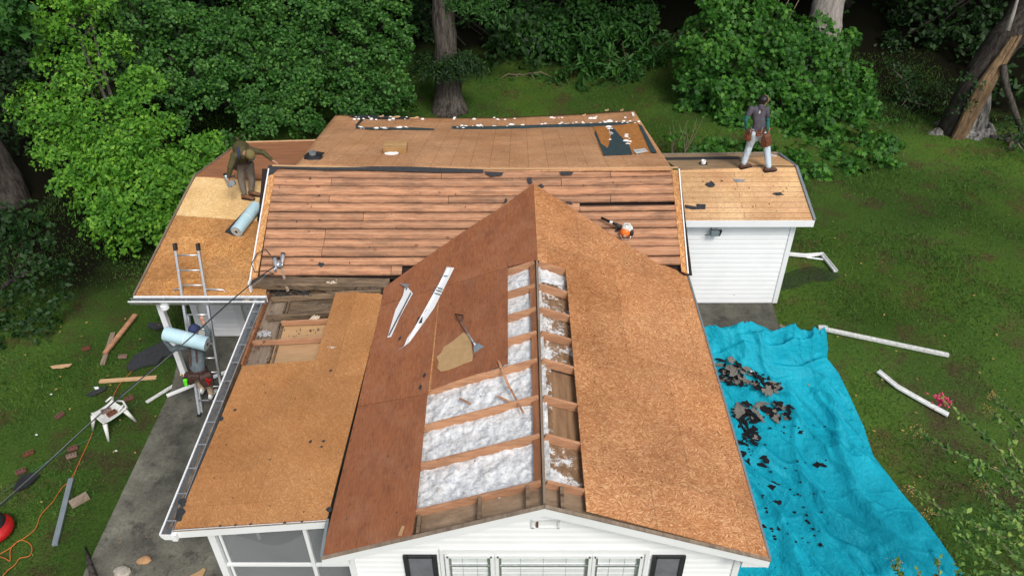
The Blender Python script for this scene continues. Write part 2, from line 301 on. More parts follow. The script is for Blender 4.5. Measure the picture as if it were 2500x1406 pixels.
def _ground():
    m, nt, b = new_mat('lawn', .95, .05); g = N(nt); v = g.map()
    n1 = g.noise(v, 1.1, 6, .7); n2 = g.noise(g.map(loc=(7, 7, 0)), 22, 5, .75); n3 = g.noise(g.map(loc=(3, 9, 0)), .33, 5, .6)
    c = g.ramp(n2, [(.28, (.026, .054, .011)), (.5, (.056, .112, .022)), (.75, (.10, .165, .035))])
    c = g.mix(g.ramp(n1, [(.5, 0), (.64, .8)]), c, g.ramp(n2, [(.3, (.03, .022, .012)), (.7, (.12, .09, .05))]))
    c = g.mix(g.ramp(n3, [(.45, 0), (.7, .5)]), c, g.mix(1.0, c, (1.35, 1.2, .8), 'MULTIPLY'))
    s = g.sep(g.tc.outputs['Object'])
    n4 = g.noise(g.map(loc=(11, 4, 0)), .22, 5, .55)
    c = g.mix(1.0, c, g.ramp(n4, [(.36, (.62, .66, .66)), (.62, (1.2, 1.18, 1.05))]), 'MULTIPLY')
    dx = g.math('MULTIPLY', g.math('SUBTRACT', s[0], 8.4), .62); dy = g.math('MULTIPLY', g.math('SUBTRACT', s[1], 9.6), .34); dd_ = g.math('SQRT', g.math('ADD', g.math('MULTIPLY', dx, dx), g.math('MULTIPLY', dy, dy)))
    dirt = g.math('MULTIPLY', g.ramp(dd_, [(.3, 1), (1, 0)]), g.ramp(n1, [(.38, 0), (.58, 1)]))
    c = g.mix(g.math('MULTIPLY', dirt, .8), c, g.ramp(n2, [(.3, (.022, .017, .010)), (.7, (.10, .075, .045))]))
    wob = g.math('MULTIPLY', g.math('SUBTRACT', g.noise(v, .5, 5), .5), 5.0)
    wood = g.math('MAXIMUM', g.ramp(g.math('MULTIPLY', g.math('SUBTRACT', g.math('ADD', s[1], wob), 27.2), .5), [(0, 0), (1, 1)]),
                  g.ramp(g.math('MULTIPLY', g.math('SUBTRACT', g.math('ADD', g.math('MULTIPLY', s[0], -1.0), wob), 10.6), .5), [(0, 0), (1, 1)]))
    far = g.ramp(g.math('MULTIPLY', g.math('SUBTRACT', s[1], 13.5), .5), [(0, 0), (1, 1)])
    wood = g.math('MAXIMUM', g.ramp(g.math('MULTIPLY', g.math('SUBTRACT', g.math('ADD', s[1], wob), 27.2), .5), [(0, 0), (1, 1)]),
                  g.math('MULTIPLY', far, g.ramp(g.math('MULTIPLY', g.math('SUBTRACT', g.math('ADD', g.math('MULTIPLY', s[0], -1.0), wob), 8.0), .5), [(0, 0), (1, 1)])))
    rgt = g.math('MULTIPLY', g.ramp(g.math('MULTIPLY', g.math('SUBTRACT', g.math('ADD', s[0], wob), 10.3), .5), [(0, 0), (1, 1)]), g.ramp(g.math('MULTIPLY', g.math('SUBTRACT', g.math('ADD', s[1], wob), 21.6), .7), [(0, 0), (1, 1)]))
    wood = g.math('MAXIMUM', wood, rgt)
    c = g.mix(wood, c, g.ramp(n2, [(.3, (.004, .004, .002)), (.6, (.010, .010, .005)), (.75, (.010, .018, .004))]))  # wood floor near-black: shade under the trees painted into the ground
    nt.links.new(c, b.inputs['Base Color']); g.bump(n2, b, 1.0, .05); return m
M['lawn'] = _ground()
M['blade'] = mat_leaf('grass_blade', (.036, .094, .016), (.062, .142, .024), (.11, .20, .04), rough=.8, trans=.25)
def mat_screen():
    m, nt, b = new_mat('screen_mesh', .8, .1); g = N(nt); b.inputs['Base Color'].default_value = (.25, .27, .28, 1)
    t = g.n('BsdfTransparent'); mx = g.n('MixShader'); mx.inputs[0].default_value = .42
    nt.links.new(t.outputs[0], mx.inputs[1]); nt.links.new(b.outputs[0], mx.inputs[2]); nt.links.new(mx.outputs[0], nt.nodes['Material Output'].inputs[0]); return m
M['screen'] = mat_screen()
def mat_net():
    m = mat_screen(); m.name = 'black_netting'; nt = m.node_tree
    [n_ for n_ in nt.nodes if n_.type == 'MIX_SHADER'][0].inputs[0].default_value = .22
    nt.nodes['Principled BSDF'].inputs['Base Color'].default_value = (.03, .035, .03, 1); return m
M['net'] = mat_net()
def mat_film():
    m = mat_screen(); m.name = 'plastic_film'; nt = m.node_tree
    b = nt.nodes['Principled BSDF']; b.inputs['Base Color'].default_value = (.7, .73, .75, 1); b.inputs['Roughness'].default_value = .25; return m
M['film'] = mat_film()
def _glass():
    m, nt, b = new_mat('window_glass', .12, .5); b.inputs['Base Color'].default_value = (.34, .42, .42, 1); return m
M['glass'] = _glass()
M['blind'] = mat_plain('blind', (.62, .655, .65), .5, var=.08)

# ------------------------------------------------------------------ mesh helpers
class MB:
    def __init__(s): s.v = []; s.f = []
    def add(s, vs, fs): n = len(s.v); s.v += [tuple(x) for x in vs]; s.f += [tuple(i+n for i in f) for f in fs]; return s
    def box(s, c, ex, ey=None, ez=None):
        c = Vector(c)
        if ey is None: ex, ey, ez = Vector((ex[0]/2, 0, 0)), Vector((0, ex[1]/2, 0)), Vector((0, 0, ex[2]/2))
        vs = [c+ex*a+ey*b+ez*d for a in (-1, 1) for b in (-1, 1) for d in (-1, 1)]
        return s.add(vs, [(0, 1, 3, 2), (4, 6, 7, 5), (0, 4, 5, 1), (2, 3, 7, 6), (0, 2, 6, 4), (1, 5, 7, 3)])
    def beam(s, a, b, w, h, up=(0, 0, 1), sink=0):
        a, b = Vector(a), Vector(b); d = (b-a); L = d.length; d.normalize(); up = Vector(up); sd = d.cross(up).normalized(); up = sd.cross(d).normalized()
        return s.box((a+b)/2-up*(sink), d*L/2, sd*w/2, up*h/2)
    def prism(s, pts, off):
        n = len(pts); off = Vector(off); a = [Vector(p) for p in pts]; b = [p+off for p in a]
        return s.add(a+b, [tuple(range(n)), tuple(range(2*n-1, n-1, -1))]+[(i, (i+1) % n, (i+1) % n+n, i+n) for i in range(n)])
    def tube(s, pts, r, k=8, cap=True):
        pts = [Vector(p) for p in pts]; n = len(pts); rs = r if hasattr(r, '__len__') else [r]*n; vs = []
        ref = None
        for i, p in enumerate(pts):
            d = (pts[min(i+1, n-1)]-pts[max(i-1, 0)]).normalized()
            if ref is None: ref = d.orthogonal().normalized()
            ref = (ref-d*ref.dot(d)).normalized(); b = d.cross(ref)
            for j in range(k): t = 2*math.pi*j/k; vs.append(p+(ref*math.cos(t)+b*math.sin(t))*rs[i])
        fs = [(i*k+j, i*k+(j+1) % k, (i+1)*k+(j+1) % k, (i+1)*k+j) for i in range(n-1) for j in range(k)]
        if cap: fs += [tuple(range(k))[::-1], tuple(range((n-1)*k, n*k))]
        return s.add(vs, fs)
    def lathe(s, c, prof, ax=(0, 0, 1), k=20, sx=1, sy=1):
        ax = Vector(ax).normalized(); a = ax.orthogonal().normalized(); b = ax.cross(a); c = Vector(c); vs = []
        for (r, h) in prof:
            for j in range(k): t = 2*math.pi*j/k; vs.append(c+ax*h+a*math.cos(t)*r*sx+b*math.sin(t)*r*sy)
        n = len(prof)
        return s.add(vs, [(i*k+j, i*k+(j+1) % k, (i+1)*k+(j+1) % k, (i+1)*k+j) for i in range(n-1) for j in range(k)]+[tuple(range(k))[::-1], tuple(range((n-1)*k, n*k))])
    def ell(s, c, r, rot=None, seg=14):
        bm = bmesh.new(); bmesh.ops.create_uvsphere(bm, u_segments=seg, v_segments=max(6, seg//2+1), radius=1)
        rot = rot or Matrix.Identity(3); c = Vector(c); r = r if hasattr(r, '__len__') else (r, r, r)
        bm.verts.index_update(); vs = [c+rot@Vector((v.co.x*r[0], v.co.y*r[1], v.co.z*r[2])) for v in bm.verts]
        fs = [tuple(v.index for v in f.verts) for f in bm.faces]; bm.free(); return s.add(vs, fs)
    def grid(s, fn, nu, nv):
        vs = [fn(i/nu, j/nv) for j in range(nv+1) for i in range(nu+1)]
        return s.add(vs, [(j*(nu+1)+i, j*(nu+1)+i+1, (j+1)*(nu+1)+i+1, (j+1)*(nu+1)+i) for j in range(nv) for i in range(nu)])
    def build(s, name, mat, parent=None, smooth=False, label=None, bevel=0, thick=0):
        me = bpy.data.meshes.new(name); me.from_pydata(s.v, [], s.f); me.update()
        bm = bmesh.new(); bm.from_mesh(me); bmesh.ops.recalc_face_normals(bm, faces=bm.faces[:])
        bm.to_mesh(me); bm.free()
        me.materials.append(M[mat] if isinstance(mat, str) else mat)
        if smooth: me.polygons.foreach_set('use_smooth', [True]*len(me.polygons))
        o = bpy.data.objects.new(name, me); S.collection.objects.link(o)
        if bevel: b = o.modifiers.new('bevel', 'BEVEL'); b.width = bevel; b.segments = 2; b.limit_method = 'ANGLE'
        if thick: b = o.modifiers.new('solid', 'SOLIDIFY'); b.thickness = thick
        if parent is not None: hang(o, parent)
        if label: o['label'] = label
        return o
def hang(o, parent):
    o.parent = parent
    acc = Vector((0, 0, 0)); p = parent
    while p is not None: acc += p.location; p = p.parent
    o.location = -acc
def thing(name, label, cat, loc=(0, 0, 0), group=None):
    o = bpy.data.objects.new(name, None); S.collection.objects.link(o); o.location = loc; o.empty_display_size = .1
    o['label'] = label; o['category'] = cat
    if group: o['group'] = group
    return o
def tag(o, label, cat, group=None, kind=None):
    me = o.data; n = len(me.vertices); co_ = np.empty(n*3); me.vertices.foreach_get('co', co_); co_ = co_.reshape(-1, 3)
    base = np.array([co_[:, 0].mean(), co_[:, 1].mean(), co_[:, 2].min()])
    if not kind:
        co_ -= base; me.vertices.foreach_set('co', co_.ravel()); me.update(); o.location = base
    o['label'] = label; o['category'] = cat
    if group: o['group'] = group
    if kind: o['kind'] = kind
    return o
def struct(o, kind='structure'): o['kind'] = kind; return o
def npmesh(name, verts, faces_flat, per, mat, parent=None):
    """fast mesh out of numpy: faces all with `per` corners"""
    me = bpy.data.meshes.new(name); nv = len(verts); nf = len(faces_flat)//per
    me.vertices.add(nv); me.vertices.foreach_set('co', np.ascontiguousarray(verts, dtype=np.float32).ravel())
    me.loops.add(nf*per); me.loops.foreach_set('vertex_index', np.asarray(faces_flat, dtype=np.int32))
    me.polygons.add(nf); me.polygons.foreach_set('loop_start', np.arange(0, nf*per, per, dtype=np.int32))
    me.update(calc_edges=True); me.materials.append(M[mat] if isinstance(mat, str) else mat)
    o = bpy.data.objects.new(name, me); S.collection.objects.link(o)
    if parent is not None: hang(o, parent)
    return o

# ------------------------------------------------------------------ ground
def make_ground():
    xs = np.concatenate([np.linspace(-60, -13, 20), np.linspace(-12.5, 13.5, 90), np.linspace(14, 60, 20)])
    ys = np.concatenate([np.linspace(-10, 5, 8), np.linspace(5.4, 28, 80), np.linspace(28.5, 80, 26)])
    vs = [(x, y, gz(x, y)) for y in ys for x in xs]; nx = len(xs)
    fs = [(j*nx+i, j*nx+i+1, (j+1)*nx+i+1, (j+1)*nx+i) for j in range(len(ys)-1) for i in range(nx-1)]
    b = MB(); b.add(vs, fs); struct(b.build('ground', 'lawn', smooth=True))
make_ground()
def slab(name, px, thick=.06, lift=.05):
    pts = [gnd(*p) for p in px]; z = lift
    def pr(b): return b
    b = MB(); top = [Vector((p.x, p.y, gz(p.x, p.y)+z)) for p in pts]
    b.prism(top, (0, 0, -thick-.12)); return b.build(name, 'concrete')
# long walk beside the porch and the patio in front of the shed wing
zs = -.64
pa = [at(x, y, 'z', zs) for x, y in ((190, 1430), (418, 950), (470, 850))]
wk = [(-7.35, 5.4), (pa[0].x, pa[0].y), (pa[1].x, pa[1].y), (-7.35, 13.4), (-2.0, 13.4), (-2.0, 5.4)]
b = MB(); b.prism([Vector((x, y, zs)) for x, y in ((-7.5, 5.0), (pa[0].x, pa[0].y), (pa[1].x, pa[1].y), (-7.45, 13.3), (-2.0, 13.3), (-2.0, 5.0))], (0, 0, -.3)); struct(b.build('path', 'concrete'))
b = MB(); zp_ = .0; q = [at(x, y, 'z', zp_) for x, y in ((1660, 741), (1886, 741), (1906, 812), (1915, 830), (1690, 830))]
b.prism([Vector(p) for p in q], (0, 0, -.5)); struct(b.build('patio', 'concrete'))

# ------------------------------------------------------------------ the house
house = thing('house', 'white sided house stripped of its shingles down to bare orange and brown roof sheathing', 'house', (0, 9, -.7))
apexF = at(1330, 1232, 'y', 5.888); ZA = apexF.z
arF = at(1880, 1362, 'y', 5.888); alF = at(785, 1358, 'y', 5.888); ZE = (arF.z+alF.z)/2
arB = at(1680, 672, 'z', arF.z); alB = at(938, 702, 'z', alF.z); ridB = at(1303, 448, 'z', ZA)
PR = Plane(apexF, arF, ridB); PL = Plane(apexF, ridB, alF)
btl = at(665, 405, 'y', 14.09); btr = at(1655, 415, 'y', 14.09); bbl = at(612, 682, 'y', 11.84)
PB = Plane(btl, bbl, (btr.x, 14.09, (btl.z+btr.z)/2+.0)); PB = Plane((0, 14.09, (btl.z+btr.z)/2), (1, 14.09, (btl.z+btr.z)/2), (0, 11.84, bbl.z))
PD = Plane((0, 14.55, 2.625), (1, 14.55, 2.625), (0, 12.99, 2.21)); PDr = Plane((0, 14.55, 2.625), (1, 14.55, 2.625), (0, 15.715, 2.357))
PC = Plane((0, 15.388, 2.01), (1, 15.388, 2.01), (0, 11.615, 1.53)); PCr = Plane((0, 15.388, 2.01), (1, 15.388, 2.01), (0, 18.397, 1.318))
PE = Plane((0, 14.09, 2.885), (1, 14.09, 2.885), (0, 21.29, .80))
pfr = at(800, 1268, 'y', 6.4547); pfl = at(415, 1292, 'y', 6.4547); pfar = at(655, 712, 'z', pfl.z)
PP = Plane(pfl, pfr, pfar)
def deck(name, plane, px, mat, th=.016, off=0, parent=house, label=None):
    b = MB(); pts = [plane.at(x, y, off) for x, y in px]; b.prism(pts, -plane.n*th); return b.build(name, mat, parent, label=label)
# gable wing, right slope in oriented strand board
deck('roof_deck', PR, [(1303, 448), (1372, 492), (1520, 590), (1606, 640), (1681, 672), (1880, 1362), (1432, 1246), (1381, 656), (1312, 634)], 'osb_gable', label='orange strand board covering the right slope of the gable')
# left slope, old red plywood sheets
deck('roof_sheet', PL, [(1303, 448), (1243, 492), (1240, 650), (1312, 633)], 'ply_red', label='red brown plywood strip beside the ridge')
deck('roof_sheet', PL, [(1242, 494), (1140, 560), (1040, 628), (938, 702), (929, 744), (1239, 652)], 'ply_red')
deck('roof_sheet', PL, [(1239, 654), (1075, 702), (1051, 950), (1239, 886)], 'ply_red')
deck('roof_sheet', PL, [(1073, 703), (929, 746), (873, 991), (1045, 960)], 'ply_red')
deck('roof_sheet', PL, [(1043, 962), (873, 993), (785, 1358), (1004, 1311), (1016, 1240)], 'ply_red')
deck('underlying_strip', PL, [(1243, 490), (1222, 505), (1236, 560), (1240, 640), (1246, 640)], 'osb_trim', off=-.004)
deck('underlying_strip', PL, [(1077, 703), (1065, 703), (1041, 955), (1054, 952)], 'osb_trim', off=-.008)
# main roof behind the ridge, sagging
def sagdeck():
    c = [PE.at(719, 407), PE.at(1642, 414), PE.at(1612, 383), PE.at(1545, 270), PE.at(820, 280), PE.at(770, 343)]
    l0, r0_, l1, r1 = PE.at(719, 407), PE.at(1642, 414), PE.at(820, 280), PE.at(1547, 270)
    b = MB()
    def fn(u, v):
        a = l0.lerp(r0_, u); e = l1.lerp(r1, u); p = a.lerp(e, v); s = math.sin(math.pi*min(1, max(0, u)))
        return p+Vector((0, 0, -.05*s*(1-v)-.16*s*v**1.5+.012*noise.noise(p*1.3)))
    b.grid(fn, 60, 20); o = b.build('rear_roof_deck', 'osb_rear', house, smooth=True, thick=.02, label='sagging strand board roof behind the planked slope'); return fn
EF = sagdeck()
def epx(px, py, off=.01):   # a point on the sagging roof seen at a pixel
    z = 0
    for _ in range(12):
        p = PE.at(px, py, z)
        l0, r0_ = PE.at(719, 407), PE.at(1642, 414)
        v = sm(0) + max(0, min(1, (p.y-14.09)/7.2)); u = (p.x-(-4.8))/(8.2); u = max(0, min(1, u)); s = math.sin(math.pi*u)
        z = -.05*s*(1-v)-.16*s*v**1.5
    return PE.at(px, py, z+off)
# plank covered slope
def planks():
    lx, rx = btl.x+.20, btr.x-.03
    lA, lB = PB.at(672, 416), PB.at(633, 674); rA, rB = PB.at(1642, 416), PB.at(1664, 664)
    fl_ = lambda y: lA.x+(lB.x-lA.x)*(y-lA.y)/(lB.y-lA.y)
    fr_ = lambda y: rA.x+(rB.x-rA.x)*(y-rA.y)/(rB.y-rA.y)
    ys = [14.06, 13.86, 13.66, 13.46, 13.26, 13.06, 12.86, 12.66, 12.46, 12.30, 12.12, 11.98, 11.84]
    ys = [14.075-(14.075-11.90)*(k+(random.uniform(-.12, .12) if 0 < k < 12 else 0))/12 for k in range(13)]
    joints = [[1078, 1490], [810, 1370], [], [805, 1095, 1490], [1415], [888, 1280], [], [795, 1390], [792, 1480], [787, 1300], [], [955]]
    for k in range(12):
        y0, y1 = ys[k], ys[k+1]+random.choice((.009, .014, .020, .028))
        lx, rx = fl_((y0+y1)/2)-.005, fr_((y0+y1)/2)+.01; xs = [lx]
        for j in joints[k]: xs.append(at(j, 430+k*21, 'y', (y0+y1)/2).x)
        xs.append(rx)
        for i in range(len(xs)-1):
            xa, xb = xs[i]+.006, xs[i+1]-.004
            if k == 4 and i == len(xs)-2: y0 -= .07
            g = random.uniform(0, .008); sag = lambda x: -.05*math.sin(math.pi*(x-lx)/(rx-lx))*(1-k/12)
            if k == 11: xb = min(xb, alB.x+.3)
            bb = MB(); n = max(2, int((xb-xa)/.35)); w0 = random.uniform(-.003, .003)
            vs = []
            for q in range(n+1):
                x = xa+(xb-xa)*q/n; wig = .006*noise.noise(Vector((x*1.2, k*3.1, 0)))
                for (yy, dz) in ((y0-g, 0), (y0*.8+y1*.2, .004), ((y0+y1)/2, .006), (y0*.2+y1*.8, .004), (y1+wig, -.002), (y1+wig, -.024), (y0-g, -.024)):
                    vs.append((x, yy, PB.z(x, yy)+dz+sag(x)))
            fs = []
            for q in range(n):
                for e in range(7): fs.append((q*7+e, q*7+(e+1) % 7, (q+1)*7+(e+1) % 7, (q+1)*7+e))
            fs += [tuple(range(7)), tuple(n*7+e for e in range(7))]
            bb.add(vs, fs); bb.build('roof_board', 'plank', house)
planks()
b = MB(); b.prism([PB.at(640, 412, -.12), PB.at(1660, 420, -.12), PB.at(1690, 672, -.12), PB.at(620, 685, -.12)], (0, 0, -.01)); b.build('gap_shade_sheet', 'hole', house)  # near-black sheet below the planks paints the shade in their gaps
deck('rake_board', PB, [(655, 418), (673, 414), (628, 676), (610, 684)], 'osb_trim', off=.012, th=.03)
deck('rake_board', PB, [(1640, 416), (1657, 415), (1678, 668), (1664, 662)], 'osb_trim', off=.012, th=.03)
deck('ridge_felt', PB, [(655, 404), (1000, 407), (1180, 414), (1180, 421), (1060, 421), (900, 416), (790, 416), (680, 411), (668, 424), (650, 432)], 'felt', off=.020, th=.004)
def drip(name, plane, pxs, w=.022, off=.03, mat='white', h=.02, parent=house):
    b = MB()
    for (p, q) in zip(pxs, pxs[1:]): b.beam(plane.at(*p, off), plane.at(*q, off), w, h, up=plane.n)
    return b.build(name, mat, parent)
drip('drip_edge', PB, [(656, 412), (610, 684)]); drip('drip_edge', PB, [(1658, 413), (1680, 668)])
b = MB(); pp = [Vector((btl.x+(btr.x-btl.x)*t, 14.10, PB.z(0, 14.09)+.025-.05*math.sin(math.pi*t)+(btl.z-btr.z)*(.5-t)*.6)) for t in [i/16 for i in range(17)]]
b.tube(pp, .017, 4); b.build('ridge_edge', 'softwood', house)
# B eave: rotten fascia board and end cap
e0, e1 = PB.at(612, 684, -.02), PB.at(950, 690, -.02)
b = MB(); n = 24; vs = []
for i in range(n+1):
    p = e0.lerp(e1, i/n); w = .03*noise.noise(Vector((i*.5, 0, 3))); y = p.y-.01+w
    vs += [(p.x, y+.10, p.z+.03), (p.x, y-.02, p.z-.005), (p.x, y-.06-abs(w), p.z-.05), (p.x, y-.05, p.z-.17+w), (p.x, y+.1, p.z-.17)]
fs = [(i*5+e, i*5+(e+1) % 5, (i+1)*5+(e+1) % 5, (i+1)*5+e) for i in range(n) for e in range(5)]
b.add(vs, fs); b.build('eave_board', 'rotten', house, label='rotten blackened eave board')
b = MB(); b.box((bbl.x+.0, 11.80, bbl.z-.10), (.03, .2, .24)); b.build('fascia_end', 'white', house)
# right wing (shed)
deck('wing_roof', PD, [(1659, 413), (1945, 408), (1989, 538), (1672, 540)], 'ply_tan', label='weathered tan sheathing of the right wing')
deck('wing_rear_roof', PDr, [(1655, 413), (1945, 408), (1902, 376), (1608, 378)], 'ply_grey', label='grey plywood behind the right wing ridge')
dA, dB_, dC = PD.at(1989, 538, .01), PD.at(1945, 408, .01), PDr.at(1902, 376, .01)
b = MB(); b.beam(dA, dB_, .05, .05); b.beam(dB_, dC, .05, .05); b.build('rake_trim', 'galv', house)
b = MB(); b.beam(PDr.at(1604, 378, .0), PDr.at(1900, 374, .0), .07, .03); b.build('rear_drip_edge', 'greyboard', house)
xr = dA.x; ye_ = dA.y; zd = dA.z
b = MB(); b.box(((xr+1.9)/2, ye_-.005, zd-.075), (xr-1.9, .03, .135)); b.box((xr-.02, ye_+.16, zd-.09), (.03, .33, .14)); b.build('fascia', 'white', house)
b = MB(); b.box(((xr+1.9)/2, ye_+.155, zd-.15), (xr-1.9, .3, .012)); b.build('soffit', 'white', house)
def siding(name, x0f, x1f, y, z0, z1, lap, parent, mat='white'):
    b = MB(); z = z0
    while z < z1-.001:
        zt = min(z+lap, z1); xa0, xb0, xa1, xb1 = x0f(z), x1f(z), x0f(zt), x1f(zt)
        if xb1 > xa1:
            b.add([(xa0, y-.030, z), (xb0, y-.030, z), (xb0, y-.020, z+lap*.46), (xa0, y-.020, z+lap*.46), (xb0, y-.026, z+lap*.5), (xa0, y-.026, z+lap*.5), (xb1, y-.004, zt), (xa1, y-.004, zt), (xa0, y+.004, z+.004), (xb0, y+.004, z+.004)],
                  [(0, 1, 2, 3), (3, 2, 4, 5), (5, 4, 6, 7), (8, 9, 1, 0)])
        z = zt
    return b.build(name, mat, parent)
wy = 13.34; wxr = at(1911, 640, 'y', wy).x
wb = at(1890, 737, 'y', wy); wxr = wb.x-.02
siding('wing_wall', lambda z: 2.6, lambda z: wxr, wy, 0.0, zd-.15, .118, house)
b = MB(); b.box((wxr+.02, wy-.006, (zd-.15)/2), (.10, .07, zd-.15)); b.build('corner_post', 'white', house)
b = MB(); b.box((wxr-.02, wy+1.1, 1.05), (.04, 2.1, 2.1)); b.build('wing_side_wall', 'white', house)
b = MB(); b.box((wxr/2+1.3, wy+.02, -.06), (wxr-2.6, .06, .12)); b.box((wxr-.02, wy+1.1, -.2), (.06, 2.1, .4)); b.build('foundation', 'concrete', house)
# left wing: new board, old boards, gutter, wall and door
deck('wing_roof', PC, [(478, 432), (640, 438), (627, 540), (424, 525)], 'osb_new', label='pale new strand board sheet')
deck('wing_roof', PC, [(424, 526), (650, 542), (650, 722), (328, 722)], 'osb_old', label='stained orange strand board above the left gutter')
deck('wing_rear_roof', PCr, [(475, 430), (585, 348), (775, 343), (745, 430), (640, 437)], 'ply_brown', label='red brown plywood behind the left wing')
cA, cB, cC, cD = PC.at(327, 722, .01), PC.at(475, 430, .01), PCr.at(585, 348, .01), PCr.at(772, 343, .005)
b = MB(); b.beam(cA, cB, .035, .05); b.beam(cB, cC, .03, .04); b.build('rake_trim', 'greyboard', house)
b = MB(); b.beam(cC, cD, .05, .03); b.build('rear_drip_edge', 'softwood', house)
def gutter(name, a, b_, out, w=.12, h=.10, hang_n=5, parent=house):
    a, b_ = Vector(a), Vector(b_); out = Vector(out); up = Vector((0, 0, 1))
    g = thing_part = MB(); prof = [(0, 0), (0, -h), (w*.75, -h), (w, -h*.35), (w, .0), (w-.016, .0), (w-.016, -h*.35), (w*.72, -h+.012), (.012, -h+.012), (.012, 0)]
    vs = [p+out*x+up*z for p in (a, b_) for x, z in prof]; n = len(prof)
    g.add(vs, [(i, (i+1) % n, (i+1) % n+n, i+n) for i in range(n)]+[tuple(range(n)), tuple(range(n, 2*n))])
    o = g.build(name, 'alu', parent)
    t = MB(); d = (b_-a).normalized(); t.beam(a+out*(w+.001), b_+out*(w+.001), .02, .022); t.build('gutter_lip', 'white', o)
    t = MB()
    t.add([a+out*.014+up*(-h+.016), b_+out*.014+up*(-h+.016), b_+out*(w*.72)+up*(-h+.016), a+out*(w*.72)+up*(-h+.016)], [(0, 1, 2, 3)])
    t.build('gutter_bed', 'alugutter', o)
    for k in range(hang_n):
        p = a.lerp(b_, (k+.5)/hang_n); t = MB(); t.beam(p+up*-.004, p+out*w+up*-.004, .018, .012); t.build('gutter_strap', 'alu', o)
    return o
gA, gB = PC.at(325, 727, 0), PC.at(650, 727, 0)
gutter('gutter', (gA.x-.05, gA.y, gA.z+.0), (gB.x, gB.y, gB.z-.0), (0, -1, 0), hang_n=6)
b = MB(); b.box(((gA.x+gB.x)/2, gA.y+.025, gA.z-.055), (gB.x-gA.x, .03, .14)); b.build('fascia', 'white', house)
b = MB(); p = at(402, 748, 'y', gA.y-.08); b.lathe((p.x, p.y, p.z-.07), [(.05, 0), (.06, .02), (.06, .10)], k=14, sx=1.3); b.build('gutter_outlet', 'white', house)
b = MB(); b.tube([(-6.95, 11.75, 1.4), (-6.95, 11.75, zs)], .075, 4); b.build('porch_post', 'white', house)
wy2 = 13.0
siding('left_wing_wall', lambda z: -7.05, lambda z: -6.1, wy2, zs, 1.5, .12, house)
b = MB(); b.box((-6.95, wy2-.02, .4), (.12, .08, 2.1)); b.box((-6.05, wy2-.03, .4), (.1, .06, 2.1)); b.build('corner_post', 'white', house)
d = thing('door', '', ''); del d['label']; del d['category']; hang(d, house)
b = MB(); b.box((-5.45, wy2-.0, .4), (1.1, .05, 2.06)); b.build('door_panel', 'blind', d)
for x0, x1, z0, z1 in ((-6.0, -5.93, zs, 1.5), (-4.97, -4.9, zs, 1.5), (-5.93, -4.97, zs, zs+.12)):
    b = MB(); b.box(((x0+x1)/2, wy2-.05, (z0+z1)/2), (x1-x0, .04, z1-z0)); b.build('door_frame', 'white', d)
b = MB(); b.box((-4.0, wy2+.1, .4), (2.2, .05, 2.1)); b.build('back_wall', 'white', house)
b = MB(); b.box((-7.05, 15.2, .2), (.06, 4.3, 1.9)); b.build('side_wall', 'white', house)
b = MB(); b.box((-1, 21.0, -.2), (8.6, .08, 1.7)); b.build('rear_wall', 'white', house)
b = MB(); b.box((-5.2, 19.5, -.1), (.06, 3, 1.7)); b.build('rear_side_wall', 'white', house)
b = MB(); b.box((3.3, 18.6, .0), (.06, 4.8, 1.9)); b.build('rear_side_wall', 'white', house)

# ---------------- porch roof (screened porch left of the gable)
deck('porch_roof', PP, [(425, 1290), (798, 1267), (937, 722), (925, 716), (880, 715), (862, 709), (820, 712), (770, 879), (592, 893), (520, 1065)], 'osb_porch', label='orange strand board over the screened porch')
po = PP.at
def pbeam(px0, px1, w, h, mat, name='porch_rafter', sink=.0):
    a, c = PP.at(*px0, -h/2-.018-sink), PP.at(*px1, -h/2-.018-sink); b = MB(); b.beam(a, c, w, h, up=PP.n); return b.build(name, mat, house, bevel=.004)
pbeam((664, 731), (825, 722), .05, .1, 'rotten'); pbeam((652, 777), (812, 765), .06, .1, 'rotten'); pbeam((688, 789), (806, 784), .05, .09, 'lumber')
pbeam((618, 838), (790, 829), .045, .1, 'lumber'); pbeam((655, 700), (930, 708), .08, .1, 'rotten'); pbeam((800, 718), (930, 712), .05, .08, 'rotten', sink=-.02)
pbeam((657, 718), (592, 893), .035, .12, 'lumber_y', 'edge_beam'); 
deck('ceiling_board', PP, [(665, 715), (715, 715), (655, 893), (592, 893)], 'greyboard', off=-.16)
deck('ceiling_board', PP, [(712, 732), (840, 722), (820, 790), (695, 792)], 'rotten', off=-.15)
deck('ceiling_board', PP, [(690, 796), (820, 786), (806, 832), (680, 838)], 'paleply', off=-.14)
deck('ceiling_board', PP, [(672, 842), (806, 834), (790, 890), (656, 895)], 'paleply', off=-.145)
deck('ceiling_board', PP, [(655, 693), (945, 693), (940, 722), (650, 725)], 'rotten', off=-.12)
b = MB(); b.beam(PP.at(708, 735, -.135), PP.at(664, 893, -.135), .035, .05); b.beam(PP.at(701, 735, -.13), PP.at(652, 893, -.13), .03, .04); b.build('ceiling_batten', 'rotten', house)
gz1, gz2 = PP.at(420, 1296, 0), PP.at(653, 705, 0)
gutter('porch_gutter', (gz1.x+.0, gz1.y-.05, gz1.z-.01), (gz2.x+.0, gz2.y, gz2.z-.01), (-1, 0, 0), w=.15, hang_n=12)
b = MB(); g0 = Vector((gz1.x+.0, gz1.y-.055, gz1.z-.01)); b.prism([g0, g0+Vector((-.16, 0, 0)), g0+Vector((-.15, 0, -.05)), g0+Vector((-.11, 0, -.11)), g0+Vector((0, 0, -.11))], (0, .01, 0)); b.box(g0+Vector((.035, .03, -.06)), (.07, .09, .12)); b.build('gutter_end_cap', 'white', house)
b = MB(); b.beam(PP.at(421, 1290, -.075), PP.at(661, 706, -.075), .03, .13); b.build('fascia', 'rotten', house)
